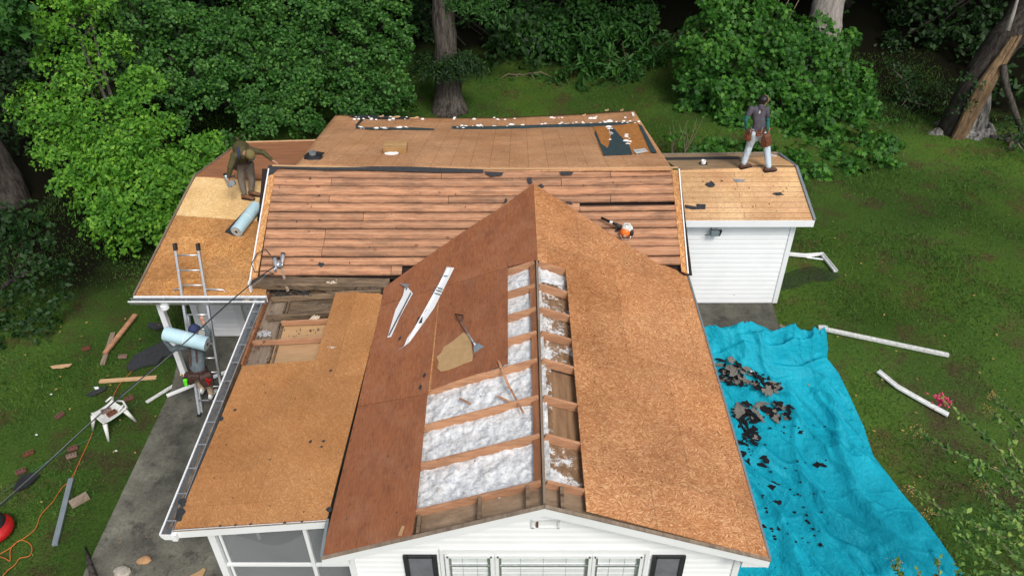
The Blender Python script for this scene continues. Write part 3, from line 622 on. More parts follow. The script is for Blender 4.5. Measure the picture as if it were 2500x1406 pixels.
a0, a1 = PP.at(424, 1293, 0), PP.at(803, 1268, 0); a1z = a1.z
b = MB(); b.prism([a0, a1, a1+Vector((-.03, 0, -.15)), a0+Vector((0, 0, -.15))], (0, -.025, 0)); b.build('fascia', 'white', house)
b = MB(); b.beam(a0+Vector((0, -.03, .01)), a1+Vector((0, -.03, .01)), .012, .012); b.build('drip_edge', 'greyboard', house)
# screened front
ys = 6.62
def fr(px0, px1, w, name='screen_frame', y=ys, d=.06, mat='white'):
    a, c = at(*px0, 'y', y), at(*px1, 'y', y); b = MB(); b.beam(a, c, w, d, up=(0, 1, 0)); return b.build(name, mat, house)
def vpost(px, pz0, pz1, w, y=ys, name='screen_frame', d=.06):
    x = at(*px, 'y', y).x; b = MB(); b.box((x, y, (pz0+pz1)/2), (w, d, pz1-pz0)); return b.build(name, 'white', house)
zt = a0.z-.1
vpost((537, 1350), zs, zt, .10, name='porch_post', d=.10); vpost((556, 1350), zs, zt, .035, y=ys+.03)
vpost((758, 1340), zs, zt+.1, .055)
vpost((905, 1400), zs, ZE-.25, .12, y=ys+.02)
zr_ = at(700, 1377, 'y', ys).z; xl_, xr_ = at(537, 1350, 'y', ys).x, at(900, 1400, 'y', ys).x
b = MB(); b.box(((xl_+xr_)/2, ys, zr_), (xr_-xl_-.1, .04, .045)); b.build('screen_rail', 'white', house)
b = MB(); b.box(((xl_+xr_)/2, ys+.02, (zs+zt)/2), (xr_-xl_, .003, zt-zs)); b.build('insect_screen', 'screen', house)
def film(u, v):
    x = xl_+.05+(xr_-xl_-.1)*u; z = zs+(zr_+.62-zs)*v; return Vector((x, ys+.10+.05*math.sin(x*5+z*3)+.04*noise.noise(Vector((x*2, z*2, 0))), z-.25*math.sin(u*5)*v))
b = MB(); b.grid(film, 30, 16); b.build('plastic_sheeting', 'film', house, smooth=True)
b = MB(); b.box((xl_-.0, 9.1, zr_), (.04, 4.9, .05))
for yy in (7.8, 9.0, 10.2, 11.4): b.box((xl_, yy, .35), (.05, .05, 2.0))
b.build('side_screen_frame', 'white', house)
# ---------------- gable front
GY = 6.22
sl_ = (ZA-ZE)/(arF.x-apexF.x); XA = apexF.x
gx0, gx1 = at(862, 1372, 'y', GY).x, at(1797, 1372, 'y', GY).x
zof = ZA-.20
siding('gable_wall', lambda z: max(gx0, XA-(zof-z)/sl_) if z > ZE-.1 else gx0, lambda z: min(gx1, XA+(zof-z)/sl_) if z > ZE-.1 else gx1, GY, zs, zof, .115, house)
for gx_ in (gx1+.005, gx0-.005): b = MB(); b.box((gx_, GY-.006, (zs+ZE-.1)/2), (.09, .07, ZE-.1-zs)); b.build('corner_post', 'white', house)
for gx_ in (gx1, gx0): b = MB(); b.box((gx_, 9, .4), (.05, 5.6, 2.3)); b.build('side_wall', 'white', house)
# rake fascia boards: white face under a weathered top edge
def rake(p0, p1, nm='rake_fascia'):
    b = MB(); b.prism([p0, p1, p1+Vector((0, 0, -.155)), p0+Vector((0, 0, -.175))], (0, -.028, 0)); b.build(nm, 'white', house)
    b = MB(); b.beam(p0+Vector((0, -.017, .0)), p1+Vector((0, -.017, .0)), .045, .022); b.build('rake_edge', 'greyboard', house)
f0 = apexF+Vector((0, 0, -.01)); rake(f0, arF+Vector((0, 0, -.01))); rake(f0, alF+Vector((0, 0, -.01)))
for e, s in ((arF, -1), (alF, 1)):
    b = MB(); b.box((e.x+s*.17, 6.03, e.z-.12), (.34, .3, .13)); b.build('eave_return', 'white', house)
b = MB(); b.beam(arF+Vector((0, 0, -.02)), arB+Vector((0, 0, -.02)), .03, .07); b.build('drip_edge', 'galv', house)
b = MB(); b.beam(alF+Vector((0, 0, -.03)), at(800, 1268, 'z', ZE)+Vector((0, 0, -.03)), .04, .10); b.build('drip_edge', 'galv', house)
# soffit behind the rake, under the opened strip
for s, e in ((1, arF), (-1, alF)):
    b = MB(); pA_ = Vector((XA, 5.90, ZA-.13)); pB_ = Vector((e.x, 5.90, e.z-.11)); b.prism([pA_, pB_, pB_+Vector((0, .42, 0)), pA_+Vector((0, .42, 0))], (0, 0, -.01)); b.build('soffit_board', 'tanboard', house)
# gable vent
v0 = at(1332, 1268, 'y', GY-.02)
vent = MB(); vent.box((v0.x, GY-.03, v0.z), (.36, .03, .03)); vo = vent.build('gable_vent', 'white', house)
for dx in (-.17, .17): b = MB(); b.box((v0.x+dx, GY-.03, v0.z-.08), (.03, .03, .15)); b.build('vent_frame', 'white', vo)
b = MB(); b.box((v0.x, GY-.03, v0.z-.15), (.36, .03, .025)); b.build('vent_frame', 'white', vo)
for k in range(4): b = MB(); b.box((v0.x, GY-.02, v0.z-.03-.03*k), (.31, .012, .018)); b.build('louvre', 'white', vo)
b = MB(); b.box((at(1312, 1268, 'y', GY-.05).x, GY-.045, v0.z-.06), (.028, .02, .12)); b.build('missing_slat', 'leather', vo)
# windows and shutters
def window(xa, xb, ztop, ncol, y=GY):
    w = MB(); cx = (xa+xb)/2; w.box((cx, y-.05, ztop+.03), (xb-xa+.02, .06, .05)); w.box((cx, y-.05, ztop-1.25), (xb-xa+.02, .06, .05))
    for x in (xa-.01, xb+.01): w.box((x, y-.05, ztop-.6), (.045, .06, 1.3))
    w.box((cx, y-.01, ztop-.6), (xb-xa, .01, 1.25)); o = w.build('window', 'white', house)
    f = MB()
    for x in (xa+.03, xb-.03): f.box((x, y-.035, ztop-.62), (.035, .03, 1.22))
    f.box((cx, y-.035, ztop-.02), (xb-xa-.03, .03, .03)); f.box((cx, y-.04, ztop-.22), (xb-xa-.04, .025, .028)); f.build('sash', 'alu', o)
    g = MB()
    for k in range(28): g.box((cx, y-.020, ztop-.04-k*.043), (xb-xa-.07, .012, .038))
    g.build('blind', 'blind', o)
    g = MB()
    for k in range(1, ncol+1): g.box((xa+(xb-xa)*k/(ncol+1), y-.029, ztop-.62), (.004, .004, 1.2))
    g.build('blind_cord', 'galv', o)
def wx(px): return at(px, 1354, 'y', GY-.05).x
ztw = at(1330, 1358, 'y', GY-.05).z
window(wx(1092), wx(1199), ztw, 2); window(wx(1215), wx(1440), ztw, 3); window(wx(1453), wx(1566), ztw, 2)
b = MB(); b.box(((wx(1075)+wx(1585))/2, GY-.035, ztw+.11), (wx(1585)-wx(1075), .04, .09))
for p in (1078, 1207, 1447, 1581): b.box((wx(p), GY-.035, ztw-.5), (.05, .045, 1.3))
b.build('window_trim', 'white', house)
for p0, p1 in ((983, 1066), (1594, 1676)):
    xa, xb = wx(p0), wx(p1); cx = (xa+xb)/2; s = MB(); zt_ = ztw+.015
    for x in (xa+.035, xb-.035): s.box((x, GY-.045, zt_-.62), (.07, .035, 1.24))
    for z in (zt_-.025, zt_-1.2): s.box((cx, GY-.045, z), (xb-xa-.1, .035, .05))
    so_ = s.build('shutter', 'shutter', house, bevel=.004); s = MB(); s.box((cx, GY-.029, zt_-.62), (xb-xa-.1, .006, 1.2)); s.build('shutter_back', 'shutter', so_)
    s = MB()
    for k in range(24): s.box((cx, GY-.040, zt_-.08-.046*k), Vector(((xb-xa-.1)/2, 0, 0)), Vector((0, -.008, -.011)), Vector((0, .003, -.002)))
    s.build('shutter_slat', 'slat', so_)
# ---------------- opened ridge: rafters, ridge board, insulation
rys = [636, 692, 749, 807, 874, 964, 1058, 1172]
ridge_pts = []
for py in rys:
    px = 1311+(py-636)*(1329-1311)/(1180-636); ridge_pts.append(at(px, py, 'z', ZA-.02))
b = MB(); b.beam(ridge_pts[0]+Vector((0, .25, -.10)), Vector((XA, 5.93, ridge_pts[-1].z-.10)), .036, .2); b.build('ridge_board', 'greyboard', house, bevel=.004, label='exposed grey ridge board')
def edge_x_left(y):   # where the plywood stops on the left slope
    return None
lo = [(1241, 650), (1241, 708), (1241, 766), (1240, 826), (1050, 957), (1040, 1048), (1026, 1137), (1012, 1252)]
ro = [(1382, 657), (1388, 712), (1392, 772), (1398, 834), (1402, 902), (1411, 984), (1418, 1075), (1430, 1208)]
for i, rp in enumerate(ridge_pts):
    l = PL.at(*lo[i], -.075); r_ = PR.at(*ro[i], -.075); c = rp+Vector((0, 0, -.055))
    yy = c.y
    if i == len(ridge_pts)-1: yy = c.y
    for e, s in ((l, -1), (r_, 1)):
        st = Vector((XA+s*.02, yy, ZA-.02-.075)); ex = e.x+s*.12; en = Vector((ex, yy, st.z-sl_*(abs(ex-XA)-.02)))
        b = MB(); b.beam(st, en, .042, .14, up=(0, 0, 1)); b.build('rafter', 'lumber', house, bevel=.004)
for i in range(len(ridge_pts)-1):
    p, q = ridge_pts[i]+Vector((-.075, -.03, -.085)), ridge_pts[i+1]+Vector((-.075, .03, -.085)); b = MB(); b.beam(p, q, .105, .02, up=(-.45, 0, 1)); b.build('ridge_brace', 'lumber_y', house, bevel=.003)
# insulation surfaces
def insul(name, plane, pxs, depth, mat, nu=60, nv=60, amp=.035):
    a, c, d_, e = [plane.at(x, y, -depth) for x, y in pxs]
    def fn(u, v):
        p = (a.lerp(c, u)).lerp(e.lerp(d_, u), v)
        h = amp*(noise.fractal(p*5, 1.0, 2.0, 4)+.6*abs(noise.noise(p*11)))
        return p+Vector((0, 0, h))
    b = MB(); b.grid(fn, nu, nv); o = b.build(name, mat, house, smooth=True); return o
insul('insulation', PL, [(1225, 620), (1318, 620), (1330, 905), (1220, 905)], .15, 'insul', 40, 80)
insul('insulation', PL, [(1030, 930), (1330, 860), (1345, 1180), (985, 1290)], .14, 'insul', 100, 100, .04)
insul('insulation', PR, [(1305, 625), (1395, 650), (1397, 700), (1312, 690)], .15, 'insul', 40, 20, .04)
deck('attic_board', PR, [(1312, 690), (1398, 700), (1415, 900), (1322, 880)], 'atticboard', off=-.19)
deck('attic_board', PR, [(1337, 905), (1425, 925), (1440, 1140), (1342, 1110)], 'atticboard', off=-.16)
deck('attic_board', PR, [(1318, 880), (1430, 900), (1445, 1230), (1325, 1190)], 'rotten', off=-.20)
insul('insulation', PR, [(1318, 1080), (1440, 1105), (1445, 1230), (1322, 1170)], .15, 'dusty', 40, 40, .03)
insul('insulation', PR, [(1312, 690), (1399, 700), (1418, 905), (1322, 885)], .165, 'dusty', 60, 90, .03)
insul('insulation', PR, [(1320, 885), (1345, 890), (1352, 1120), (1324, 1110)], .155, 'dusty', 20, 90, .03)
# lookouts behind the rake board
for pxa, pxb in (((1025, 1262), (1010, 1298)), ((1172, 1216), (1174, 1258)), ((1288, 1188), (1292, 1228)), ((1371, 1192), (1376, 1236))):
    pln_ = PL if pxa[0] < 1325 else PR
    a_, c_ = pln_.at(*pxa, -.05), pln_.at(*pxb, -.05); c_ = Vector((a_.x, 5.92, a_.z)); b = MB(); b.beam(a_, c_, .045, .09); b.build('lookout', 'rotten', house)
# floodlight and vents on the wings

# ------------------------------------------------------------------ vegetation
def unit(a): return a/np.maximum(1e-9, np.linalg.norm(a, axis=-1, keepdims=True))
SHAPES = {
 'rhomb': (np.array([(0, 0, 0), (-.3, .42, .07), (0, 1, -.06), (.3, .42, .07)]), [(0, 1, 2), (0, 2, 3)]),
 'slim': (np.array([(0, 0, 0), (-.13, .45, .04), (0, 1, -.12), (.13, .45, .04)]), [(0, 1, 2), (0, 2, 3)]),
 'round': (np.array([(0, 0, 0), (-.4, .22, .05), (-.42, .62, .06), (0, .98, -.04), (.42, .62, .06), (.4, .22, .05)]), [(0, 1, 2, 3, 4, 5)]),
 'maple': (np.array([(0, 0, 0), (-.42, .0, .0), (-.26, .3, .03), (-.58, .55, -.04), (-.2, .6, .03), (0, 1.02, -.05), (.2, .6, .03), (.58, .55, -.04), (.26, .3, .03), (.42, 0, 0)]), [tuple(range(10))]),
}
def leaves(name, pos, nrm, size, shape, mat, parent=None, rng=RNG, szvar=.3, up=None):
    n = len(pos); t, fc = SHAPES[shape]; k = len(t)
    d = rng.normal(size=(n, 3)); d[:, 2] -= .5
    if up is not None: d = d*.5+up
    nrm = unit(nrm); d = unit(d-nrm*np.sum(d*nrm, 1, keepdims=True)); sd = np.cross(d, nrm)
    s = size*(1+szvar*rng.uniform(-1, 1, (n, 1, 1)))
    v = pos[:, None, :]+s*(t[None, :, 0:1]*sd[:, None, :]+(t[None, :, 1:2]-.5)*d[:, None, :]+t[None, :, 2:3]*nrm[:, None, :])
    f = np.concatenate([np.array(x).ravel()[None, :]+0 for x in [np.array(fc)]], 1) if False else np.array(fc).ravel()
    idx = (np.arange(n)[:, None]*k+f[None, :]).ravel()
    return npmesh(name, v.reshape(-1, 3), idx, len(fc[0]), mat, parent)
def crown_points(pads, dens, cl_r, per, rng=RNG, flat=.75, inner=.25, cam_bias=True):
    P, Nn = [], []
    for c, r in pads:
        c = np.array(c); r3 = np.array([r, r, r*flat]); ncl = max(4, int(dens*r*r))
        u = rng.normal(size=(ncl, 3)); u[:, 1] -= .35; u = unit(u); u[:, 2] = np.where(u[:, 2] < -.72, -u[:, 2], u[:, 2])
        rad = np.where(rng.random(ncl) < inner, rng.uniform(.3, .8, ncl), rng.uniform(.78, 1.0, ncl)+np.where(rng.random(ncl) < .3, rng.uniform(0, .38, ncl), 0))
        cc = c+u*r3*rad[:, None]
        cn = unit(u*.6+np.array([0, -.3, .6])+rng.normal(size=(ncl, 3))*.22)
        for i in range(ncl):
            n_ = cn[i]; a = unit(np.cross(n_, [0.3, .9, .1])[None])[0]; b_ = np.cross(n_, a)
            m_ = int(per*rng.uniform(.45, 1.4)); q = rng.random(m_)**.5*cl_r*rng.uniform(.7, 1.25); th = rng.uniform(0, 6.283, m_)
            pp_ = cc[i]+(np.cos(th)*q)[:, None]*a+(np.sin(th)*q)[:, None]*b_*.8+n_*(rng.normal(size=(m_, 1))*cl_r*.16)-np.array([0, 0, 1])*((q/cl_r)**2*.22*cl_r)[:, None]
            P.append(pp_); Nn.append(unit(n_+rng.normal(size=(m_, 3))*.42))
    return np.concatenate(P), np.concatenate(Nn)
def pxpad(px, py, r, Y):
    c = at(px, py, 'y', Y); sc = F/((c-CAM).dot(FW)); return (c, r/sc)
def trunk(root, pts, rad, mat='bark', name='trunk', k=14, flare=True):
    b = MB(); P = [Vector(p) for p in pts]; fine = []; rr = []
    for i in range(len(P)-1):
        for j in range(6): t = j/6; fine.append(P[i].lerp(P[i+1], t)); rr.append(rad[i]*(1-t)+rad[i+1]*t)
    fine.append(P[-1]); rr.append(rad[-1])
    b.tube(fine, rr, k)
    for i, v in enumerate(b.v):
        q = Vector(v); nz = noise.noise(q*2.3)*.10+noise.noise(q*6)*.04; c = fine[min(len(fine)-1, i//k)]; d = q-c
        b.v[i] = tuple(c+d*(1+nz*1.6))
    return b.build(name, mat, root, smooth=True)
def limbs(root, base, pads, r0_=.12, mat='bark', nmax=12):
    for (c, r) in pads[:nmax]:
        c = Vector(c); base = Vector(base); mid = base.lerp(c, .5)+Vector((random.uniform(-.3, .3), random.uniform(-.2, .2), .35))
        b = MB(); n = 8; pp_ = []
        for i in range(n+1):
            t = i/n; pp_.append((base.lerp(mid, t)).lerp(mid.lerp(c, t), t))
        b.tube(pp_, [r0_*(1-.8*i/n) for i in range(n+1)], 7); b.build('limb', mat, root, smooth=True)
def canopy(root, c, rad, n=2200, size=.34, mat='leaf_dark', h=2.2, name='upper_crown'):
    P = RNG.normal(size=(n, 3)); P = unit(P)*RNG.uniform(.35, 1, (n, 1))*np.array([rad, rad, h])+np.array(c)
    Nn = unit(RNG.normal(size=(n, 3))*.6+np.array([0, 0, 1])); leaves(name, P, Nn, size, 'rhomb', mat, root)

def tree(name, label, cat, base, pads, lf, size, mat, dens, cl_r, per, trunk_pts=None, trad=(.2, .1), bark='bark', can=None, group=None, flat=.75, nl=10, inner=.25):
    t = thing(name, label, cat, base, group); base = Vector(base)
    P, Nn = crown_points(pads, dens, cl_r, per, flat=flat, inner=inner); leaves('crown', P, Nn, size, lf, mat, t)
    if trunk_pts is None:
        cx = sum((Vector(p[0]) for p in pads), Vector())/len(pads); trunk_pts = [base, base.lerp(cx, .5)+Vector((0, .2, 0)), cx]; trad = (trad[0], trad[0]*.7, trad[1])
    trunk(t, trunk_pts, trad, bark)
    limbs(t, Vector(trunk_pts[len(trunk_pts)//2]), pads, trad[0]*.35, bark, nl)
    if can: canopy(t, *can)
    return t
def V3(*a): return Vector(a)
def gp(x, y): return Vector((x, y, gz(x, y)))
# bright tree at the left wing
pads = [pxpad(*a) for a in [(170, 40, 70, 20.5), (215, 0, 60, 21), (150, 125, 62, 20), (85, 230, 45, 19.5), (190, 215, 62, 19.2), (45, 262, 30, 19.4), (120, 300, 60, 18.6), (220, 310, 75, 18.2), (310, 255, 50, 18.9), (300, 360, 80, 17.4), (165, 372, 55, 17.8), (385, 330, 62, 18.2), (470, 380, 60, 18.2), (120, 360, 34, 18), (245, 455, 52, 16.8), (330, 470, 85, 16.2), (430, 430, 75, 17.0), (255, 535, 50, 16.0), (350, 548, 46, 15.9), (400, 520, 50, 16.2), (520, 350, 36, 19.2), (300, 590, 34, 15.9), (250, 400, 60, 17), (380, 400, 60, 17.4), (480, 420, 45, 17.6), (170, 440, 40, 16.9), (220, 500, 40, 16.4), (300, 520, 60, 16), (100, 280, 45, 19), (260, 120, 60, 20.5), (200, 160, 50, 20), (340, 200, 50, 19.6), (70, 30, 30, 20.8), (540, 385, 26, 18.8), (400, 580, 26, 15.7)]]
tree('broadleaf_tree', 'bright yellow green broadleaf tree leaning over the left wing roof', 'tree', gp(-9.8, 18.2), pads, 'rhomb', .118, 'leaf_bright', 52, .32, 34, trad=(.22, .06))
# two darker round leaved trees behind the rear roof
pl_ = [(290, 30, 60, 22.5), (375, 10, 65, 23), (450, 60, 70, 23.5), (310, 110, 60, 22.5), (390, 130, 60, 22.8), (480, 150, 62, 23), (330, 190, 50, 22), (410, 215, 50, 22), (520, 60, 60, 24), (490, 235, 45, 22.2), (540, 185, 50, 22.8), (300, 235, 30, 21.5), (425, 285, 28, 21.5)]
tree('round_leaved_tree', 'darker tree with small round leaves behind the bright green tree', 'tree', gp(-9.5, 25), [pxpad(*a) for a in pl_], 'round', .09, 'leaf_round', 56, .29, 46, trad=(.3, .08))
pl_ = [(600, 30, 70, 24.5), (690, 10, 70, 25), (780, 40, 75, 25), (870, 20, 75, 25), (950, 50, 60, 24.6), (990, 90, 30, 24.4), (610, 120, 62, 24), (690, 110, 62, 24.2), (770, 130, 62, 24), (860, 110, 62, 24), (940, 130, 58, 24), (610, 210, 60, 23.4), (690, 215, 58, 23.2), (780, 210, 55, 23.4), (870, 200, 56, 23.4), (950, 205, 55, 23.4), (720, 270, 50, 22.8), (820, 262, 40, 23), (890, 262, 42, 23), (960, 255, 40, 23.2), (640, 290, 40, 22.4), (770, 305, 35, 22.4), (600, 265, 40, 22.6)]
tree('round_leaved_tree', 'tall dense tree with small round leaves directly behind the sagging rear roof', 'tree', gp(-4.6, 26), [pxpad(*a) for a in pl_], 'round', .09, 'leaf_round', 56, .29, 46, trad=(.32, .08))
# tall trunk between
t = thing('tall_tree', 'tall straight grey trunk standing alone on the grass behind the rear roof', 'tree', gp(-2.33, 24.9))
trunk(t, [gp(-2.33, 24.9)+Vector((0, 0, -.1)), (-2.35, 25, -.1), (-2.38, 25, 1.2), (-2.4, 25.1, 3.2), (-2.5, 25.2, 9)], (.66, .45, .38, .35, .28), 'bark', k=20)
pads = [pxpad(*a) for a in [(1040, 150, 34, 25.2), (1090, 165, 40, 24.4), (1130, 150, 36, 24.6), (1020, 180, 22, 24.8), (1160, 158, 22, 24.6)]]
P, Nn = crown_points(pads, 110, .34, 26, flat=.45); leaves('low_foliage', P, Nn, .16, 'slim', 'leaf_dark', t)
canopy(t, (-2.5, 27, 9), 4.8, 4200, .36, h=3.4)
# boughs hanging into the top of the frame, with their trees
def bough_tree(label, base, padpx, mat, shape, size, dens, canc, rad=.3, can=True, top=8):
    t = thing('forest_tree', label, 'tree', base, None); base = Vector(base)
    trunk(t, [base-Vector((0, 0, .1)), base+Vector((.1, .1, 2)), base+Vector((.2, .3, top))], (rad*1.3, rad, rad*.7), 'barkdark')
    pads = [pxpad(*a) for a in padpx]; P, Nn = crown_points(pads, dens, .42, 22, flat=.6); leaves('crown', P, Nn, size, shape, mat, t)
    limbs(t, base+Vector((.1, .2, 3.2)), pads, rad*.25, 'barkdark', 6)
    if can: canopy(t, canc, 4.6, 3600, .36, h=3.2)
    return t
bough_tree('forest tree with a light feathery bough right of the tall straight trunk', gp(.2, 30), [(1110, 5, 34, 25), (1160, 15, 36, 25), (1205, 8, 40, 25.5), (1170, 35, 22, 25)], 'leaf_mid', 'slim', .19, 70, (1.5, 31, 10))
bough_tree('forest tree with broad dark green boughs over the middle of the wood edge', gp(3.4, 33), [(1280, 40, 60, 29), (1350, 60, 60, 29), (1430, 30, 60, 29), (1500, 50, 60, 29.5), (1560, 20, 50, 29), (1310, 100, 45, 28.5), (1390, 110, 45, 28.5), (1460, 100, 40, 28.5), (1240, 60, 40, 28.5)], 'leaf_mid', 'rhomb', .18, 44, (4.5, 33, 10.5))
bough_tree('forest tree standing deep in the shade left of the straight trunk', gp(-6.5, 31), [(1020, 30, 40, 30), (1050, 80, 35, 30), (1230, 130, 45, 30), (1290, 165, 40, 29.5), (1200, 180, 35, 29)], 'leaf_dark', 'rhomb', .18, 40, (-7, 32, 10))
# big pale trunk and the maple thicket in front of it
t = thing('pale_tree', 'big pale barked trunk rising behind the maple thicket on the right', 'tree', gp(9.7, 26))
p1 = at(2005, 90, 'y', 26); p2 = at(2025, 0, 'y', 26.2)
trunk(t, [gp(9.6, 26), (p1.x, 26, p1.z-1), p1, p2, p2+Vector((.5, .2, 4))], (.8, .62, .56, .5, .42), 'barkpale', k=20)
for q in range(7):
    b = MB(); a = at(1955-q*24, -8, 'y', 25.6); e = at(1900-q*34+random.uniform(-30, 30), 70+random.uniform(0, 55), 'y', 24.0); mm = a.lerp(e, .5)+Vector((0, 0, -.15)); pts = [a.lerp(mm, i/5).lerp(mm.lerp(e, i/5), i/5) for i in range(6)]
    b.tube(pts, [.014, .012, .011, .009, .007, .005], 5)
    for z in range(3): s = pts[2+z]; b.tube([s, s+Vector((random.uniform(-.4, .1), 0, random.uniform(-.5, -.2)))], [.006, .003], 4)
    b.build('hanging_twig', 'twig', t)
canopy(t, (10, 28.5, 10), 5.2, 4200, .36, h=3.4)
pads = [pxpad(*a) for a in [(1740, 40, 55, 25), (1820, 30, 60, 25), (1900, 55, 55, 25), (1960, 110, 55, 24.6), (2050, 100, 42, 24.6), (1720, 120, 60, 24.4), (1810, 130, 65, 24.2), (1890, 150, 65, 24), (2020, 180, 65, 23.8), (2090, 190, 45, 23.8), (1700, 190, 42, 24), (1760, 220, 65, 23.4), (1860, 240, 75, 23.2), (1960, 250, 75, 23), (2060, 265, 70, 23), (1720, 290, 45, 23.2), (1790, 310, 65, 22.6), (1890, 330, 72, 22.3), (1990, 340, 75, 21.6), (2090, 345, 60, 21.4), (1850, 375, 50, 20.6), (1950, 395, 50, 20.2), (2050, 395, 48, 20.2), (2150, 370, 50, 20.9), (1760, 372, 44, 20.8), (1690, 255, 40, 23.6), (1680, 150, 36, 24.4), (2130, 300, 45, 22.8), (2110, 250, 40, 23.4), (1700, 350, 40, 22.6), (2190, 385, 34, 21.8), (2000, 130, 50, 24.2), (1900, 100, 55, 24.4), (1990, 60, 36, 25), (1850, 420, 34, 19.4), (1930, 430, 34, 19.2), (1780, 400, 40, 20), (1990, 425, 36, 19.2), (2080, 420, 40, 19.4), (2150, 405, 40, 19.8), (1720, 380, 30, 20.6)]]
pads = [(c, r) if py is None else (c, r) for (c, r), py in zip(pads, [None]*len(pads))]
tree('maple_thicket', 'big bushy green maple thicket behind the man walking on the right wing', 'tree', gp(8.4, 24), pads, 'maple', .145, 'leaf_maple', 44, .34, 30, trad=(.16, .05), nl=8)
# broken tree
t = thing('broken_tree', 'split and broken tree with pale torn heartwood leaning at the right edge', 'tree', gp(13.6, 21.8)); B0 = gp(13.55, 21.75)
def P_(px, py, Y): return at(px, py, 'y', Y)
def stump():
    path = [B0+Vector((.05, .15, -.2)), B0+Vector((.12, .15, .25)), P_(2366, 318, 21.85), P_(2386, 262, 21.9), P_(2402, 222, 21.9)]; Rr = [.80, .60, .48, .36, .20]
    lob = [(3.45, 1.5, .26), (4.1, .75, .2), (4.75, .55, .22), (5.5, .9, .24), (6.2, .5, .2), (1.2, .6, .3), (2.5, .6, .3)]
    k, nr = 72, 26; vs = []
    for i in range(nr+1):
        tt = i/nr; q = tt*(len(path)-1); a = min(int(q), len(path)-2); f_ = q-a; c = path[a].lerp(path[a+1], f_); r = Rr[a]*(1-f_)+Rr[a+1]*f_; fl = max(0, 1-tt*2.6)**2.2
        for j_ in range(k):
            th = 2*math.pi*j_/k; e = 0
            for (t0, A, w) in lob: d = (th-t0+math.pi) % (2*math.pi)-math.pi; e += A*math.exp(-(d/w)**2)*fl
            rg = .055*noise.noise(Vector((math.cos(th)*5, math.sin(th)*5, tt*1.5)))+.05*noise.noise(Vector((math.cos(th)*14, math.sin(th)*14, tt*3)))
            rr = r+e+rg*(1+e*1.5); vs.append(c+Vector((math.cos(th)*rr, math.sin(th)*rr*.8, -e*.04+ (.25*noise.noise(Vector((math.cos(th)*6, math.sin(th)*6, 9)))+.1*math.sin(th*9) if i == nr else 0))))
    b = MB(); b.add(vs, [(i*k+j_, i*k+(j_+1) % k, (i+1)*k+(j_+1) % k, (i+1)*k+j_) for i in range(nr) for j_ in range(k)]+[tuple(range(nr*k, nr*k+k))]); b.build('trunk', 'barkfurrow', t, smooth=True)
stump()
b = MB(); q0, q1, q2 = P_(2332, 345, 21.3), P_(2400, 210, 21.4), P_(2480, 88, 21.6)
for off_, w in ((0, .13), (.14, .1), (-.12, .07)):
    d = Vector((off_, -.02*abs(off_)*10, off_*.3)); b.tube([q0+d, q1+d*1.3, q2+d*.8], [w, w*1.25, w*.5], 6)
b.build('torn_heartwood', 'heartwood', t)
b = MB(); b.tube([P_(2315, 350, 21.6)+Vector((-.1, .1, -.1)), P_(2345, 270, 21.8), P_(2385, 195, 21.9), P_(2450, 100, 22), P_(2540, 20, 22.2)], [.36, .38, .42, .46, .5], 14); b.build('leaning_stem', 'barkdark', t, smooth=True)
b = MB(); b.tube([P_(2450, 160, 21.3), P_(2455, 210, 21.2), P_(2478, 275, 21.1), P_(2498, 330, 21)], [.09, .1, .09, .07], 8); b.build('hanging_limb', 'bark', t, smooth=True)
b = MB(); b.tube([P_(2458, 75, 21.5), P_(2475, 30, 21.6), P_(2490, -20, 21.6)], [.09, .05, .03], 6); b.build('hanging_limb', 'barkpale', t, smooth=True)
b = MB()
for q in range(5): b.tube([gp(14.1+q*.15, 21.3-.15*q)+Vector((0, 0, .06)), gp(15.6, 21.4-.2*q)+Vector((0, 0, .1))], [.05, .02], 5)
b.build('fallen_branch', 'bark', t)
P, Nn = crown_points([pxpad(2370, 190, 30, 21.5), pxpad(2345, 250, 25, 21.3), (gp(14.6, 21)+Vector((0, 0, .3)), .7)], 20, .3, 16); leaves('vine_leaves', P, Nn, .12, 'rhomb', 'leaf_dark', t)
# leaning trunk at the left edge, shrub below it, bough in the corner
t = thing('leaning_tree', 'thick grey trunk leaning out of the picture at the left edge', 'tree', gp(-14.2, 19))
trunk(t, [gp(-14.35, 18.9)+Vector((0, 0, -.1)), at(18, 440, 'y', 19.1), at(-38, 340, 'y', 19.3), at(-80, 250, 'y', 19.4)+Vector((0, 0, 2))], (.52, .40, .36, .32), 'barkdark', k=18)
canopy(t, (-17.5, 22, 9.5), 4.6, 3600, .36, h=3)
pads = [pxpad(*a) for a in [(10, 520, 55, 15), (70, 545, 50, 15), (20, 610, 60, 14.4), (100, 615, 48, 14.4), (130, 665, 32, 14), (40, 690, 60, 13.9), (105, 720, 42, 13.6), (30, 770, 50, 13.2), (90, 780, 36, 13.2), (-20, 830, 50, 12.8)]]
tree('dark_shrub', 'dark glossy leaved shrub at the left edge above the lawn', 'shrub', gp(-12.6, 14.6), pads, 'rhomb', .13, 'leaf_dark', 34, .28, 26, trad=(.08, .03), nl=6)
t = bough_tree('forest tree with a pale maple bough in the top left corner', gp(-20, 24), [(10, 30, 32, 19), (30, 60, 22, 19), (0, 90, 18, 19), (20, 15, 30, 19)], 'leaf_mid', 'maple', .2, 70, (-18, 26, 10))
bough_tree('forest tree in deep shade at the far right behind the broken tree', gp(17, 27), [(2210, 20, 50, 30), (2290, 10, 40, 30), (2400, 60, 45, 28), (2180, 110, 40, 28), (2260, 90, 40, 28)], 'leaf_dark', 'rhomb', .15, 36, (19, 28, 10.5))
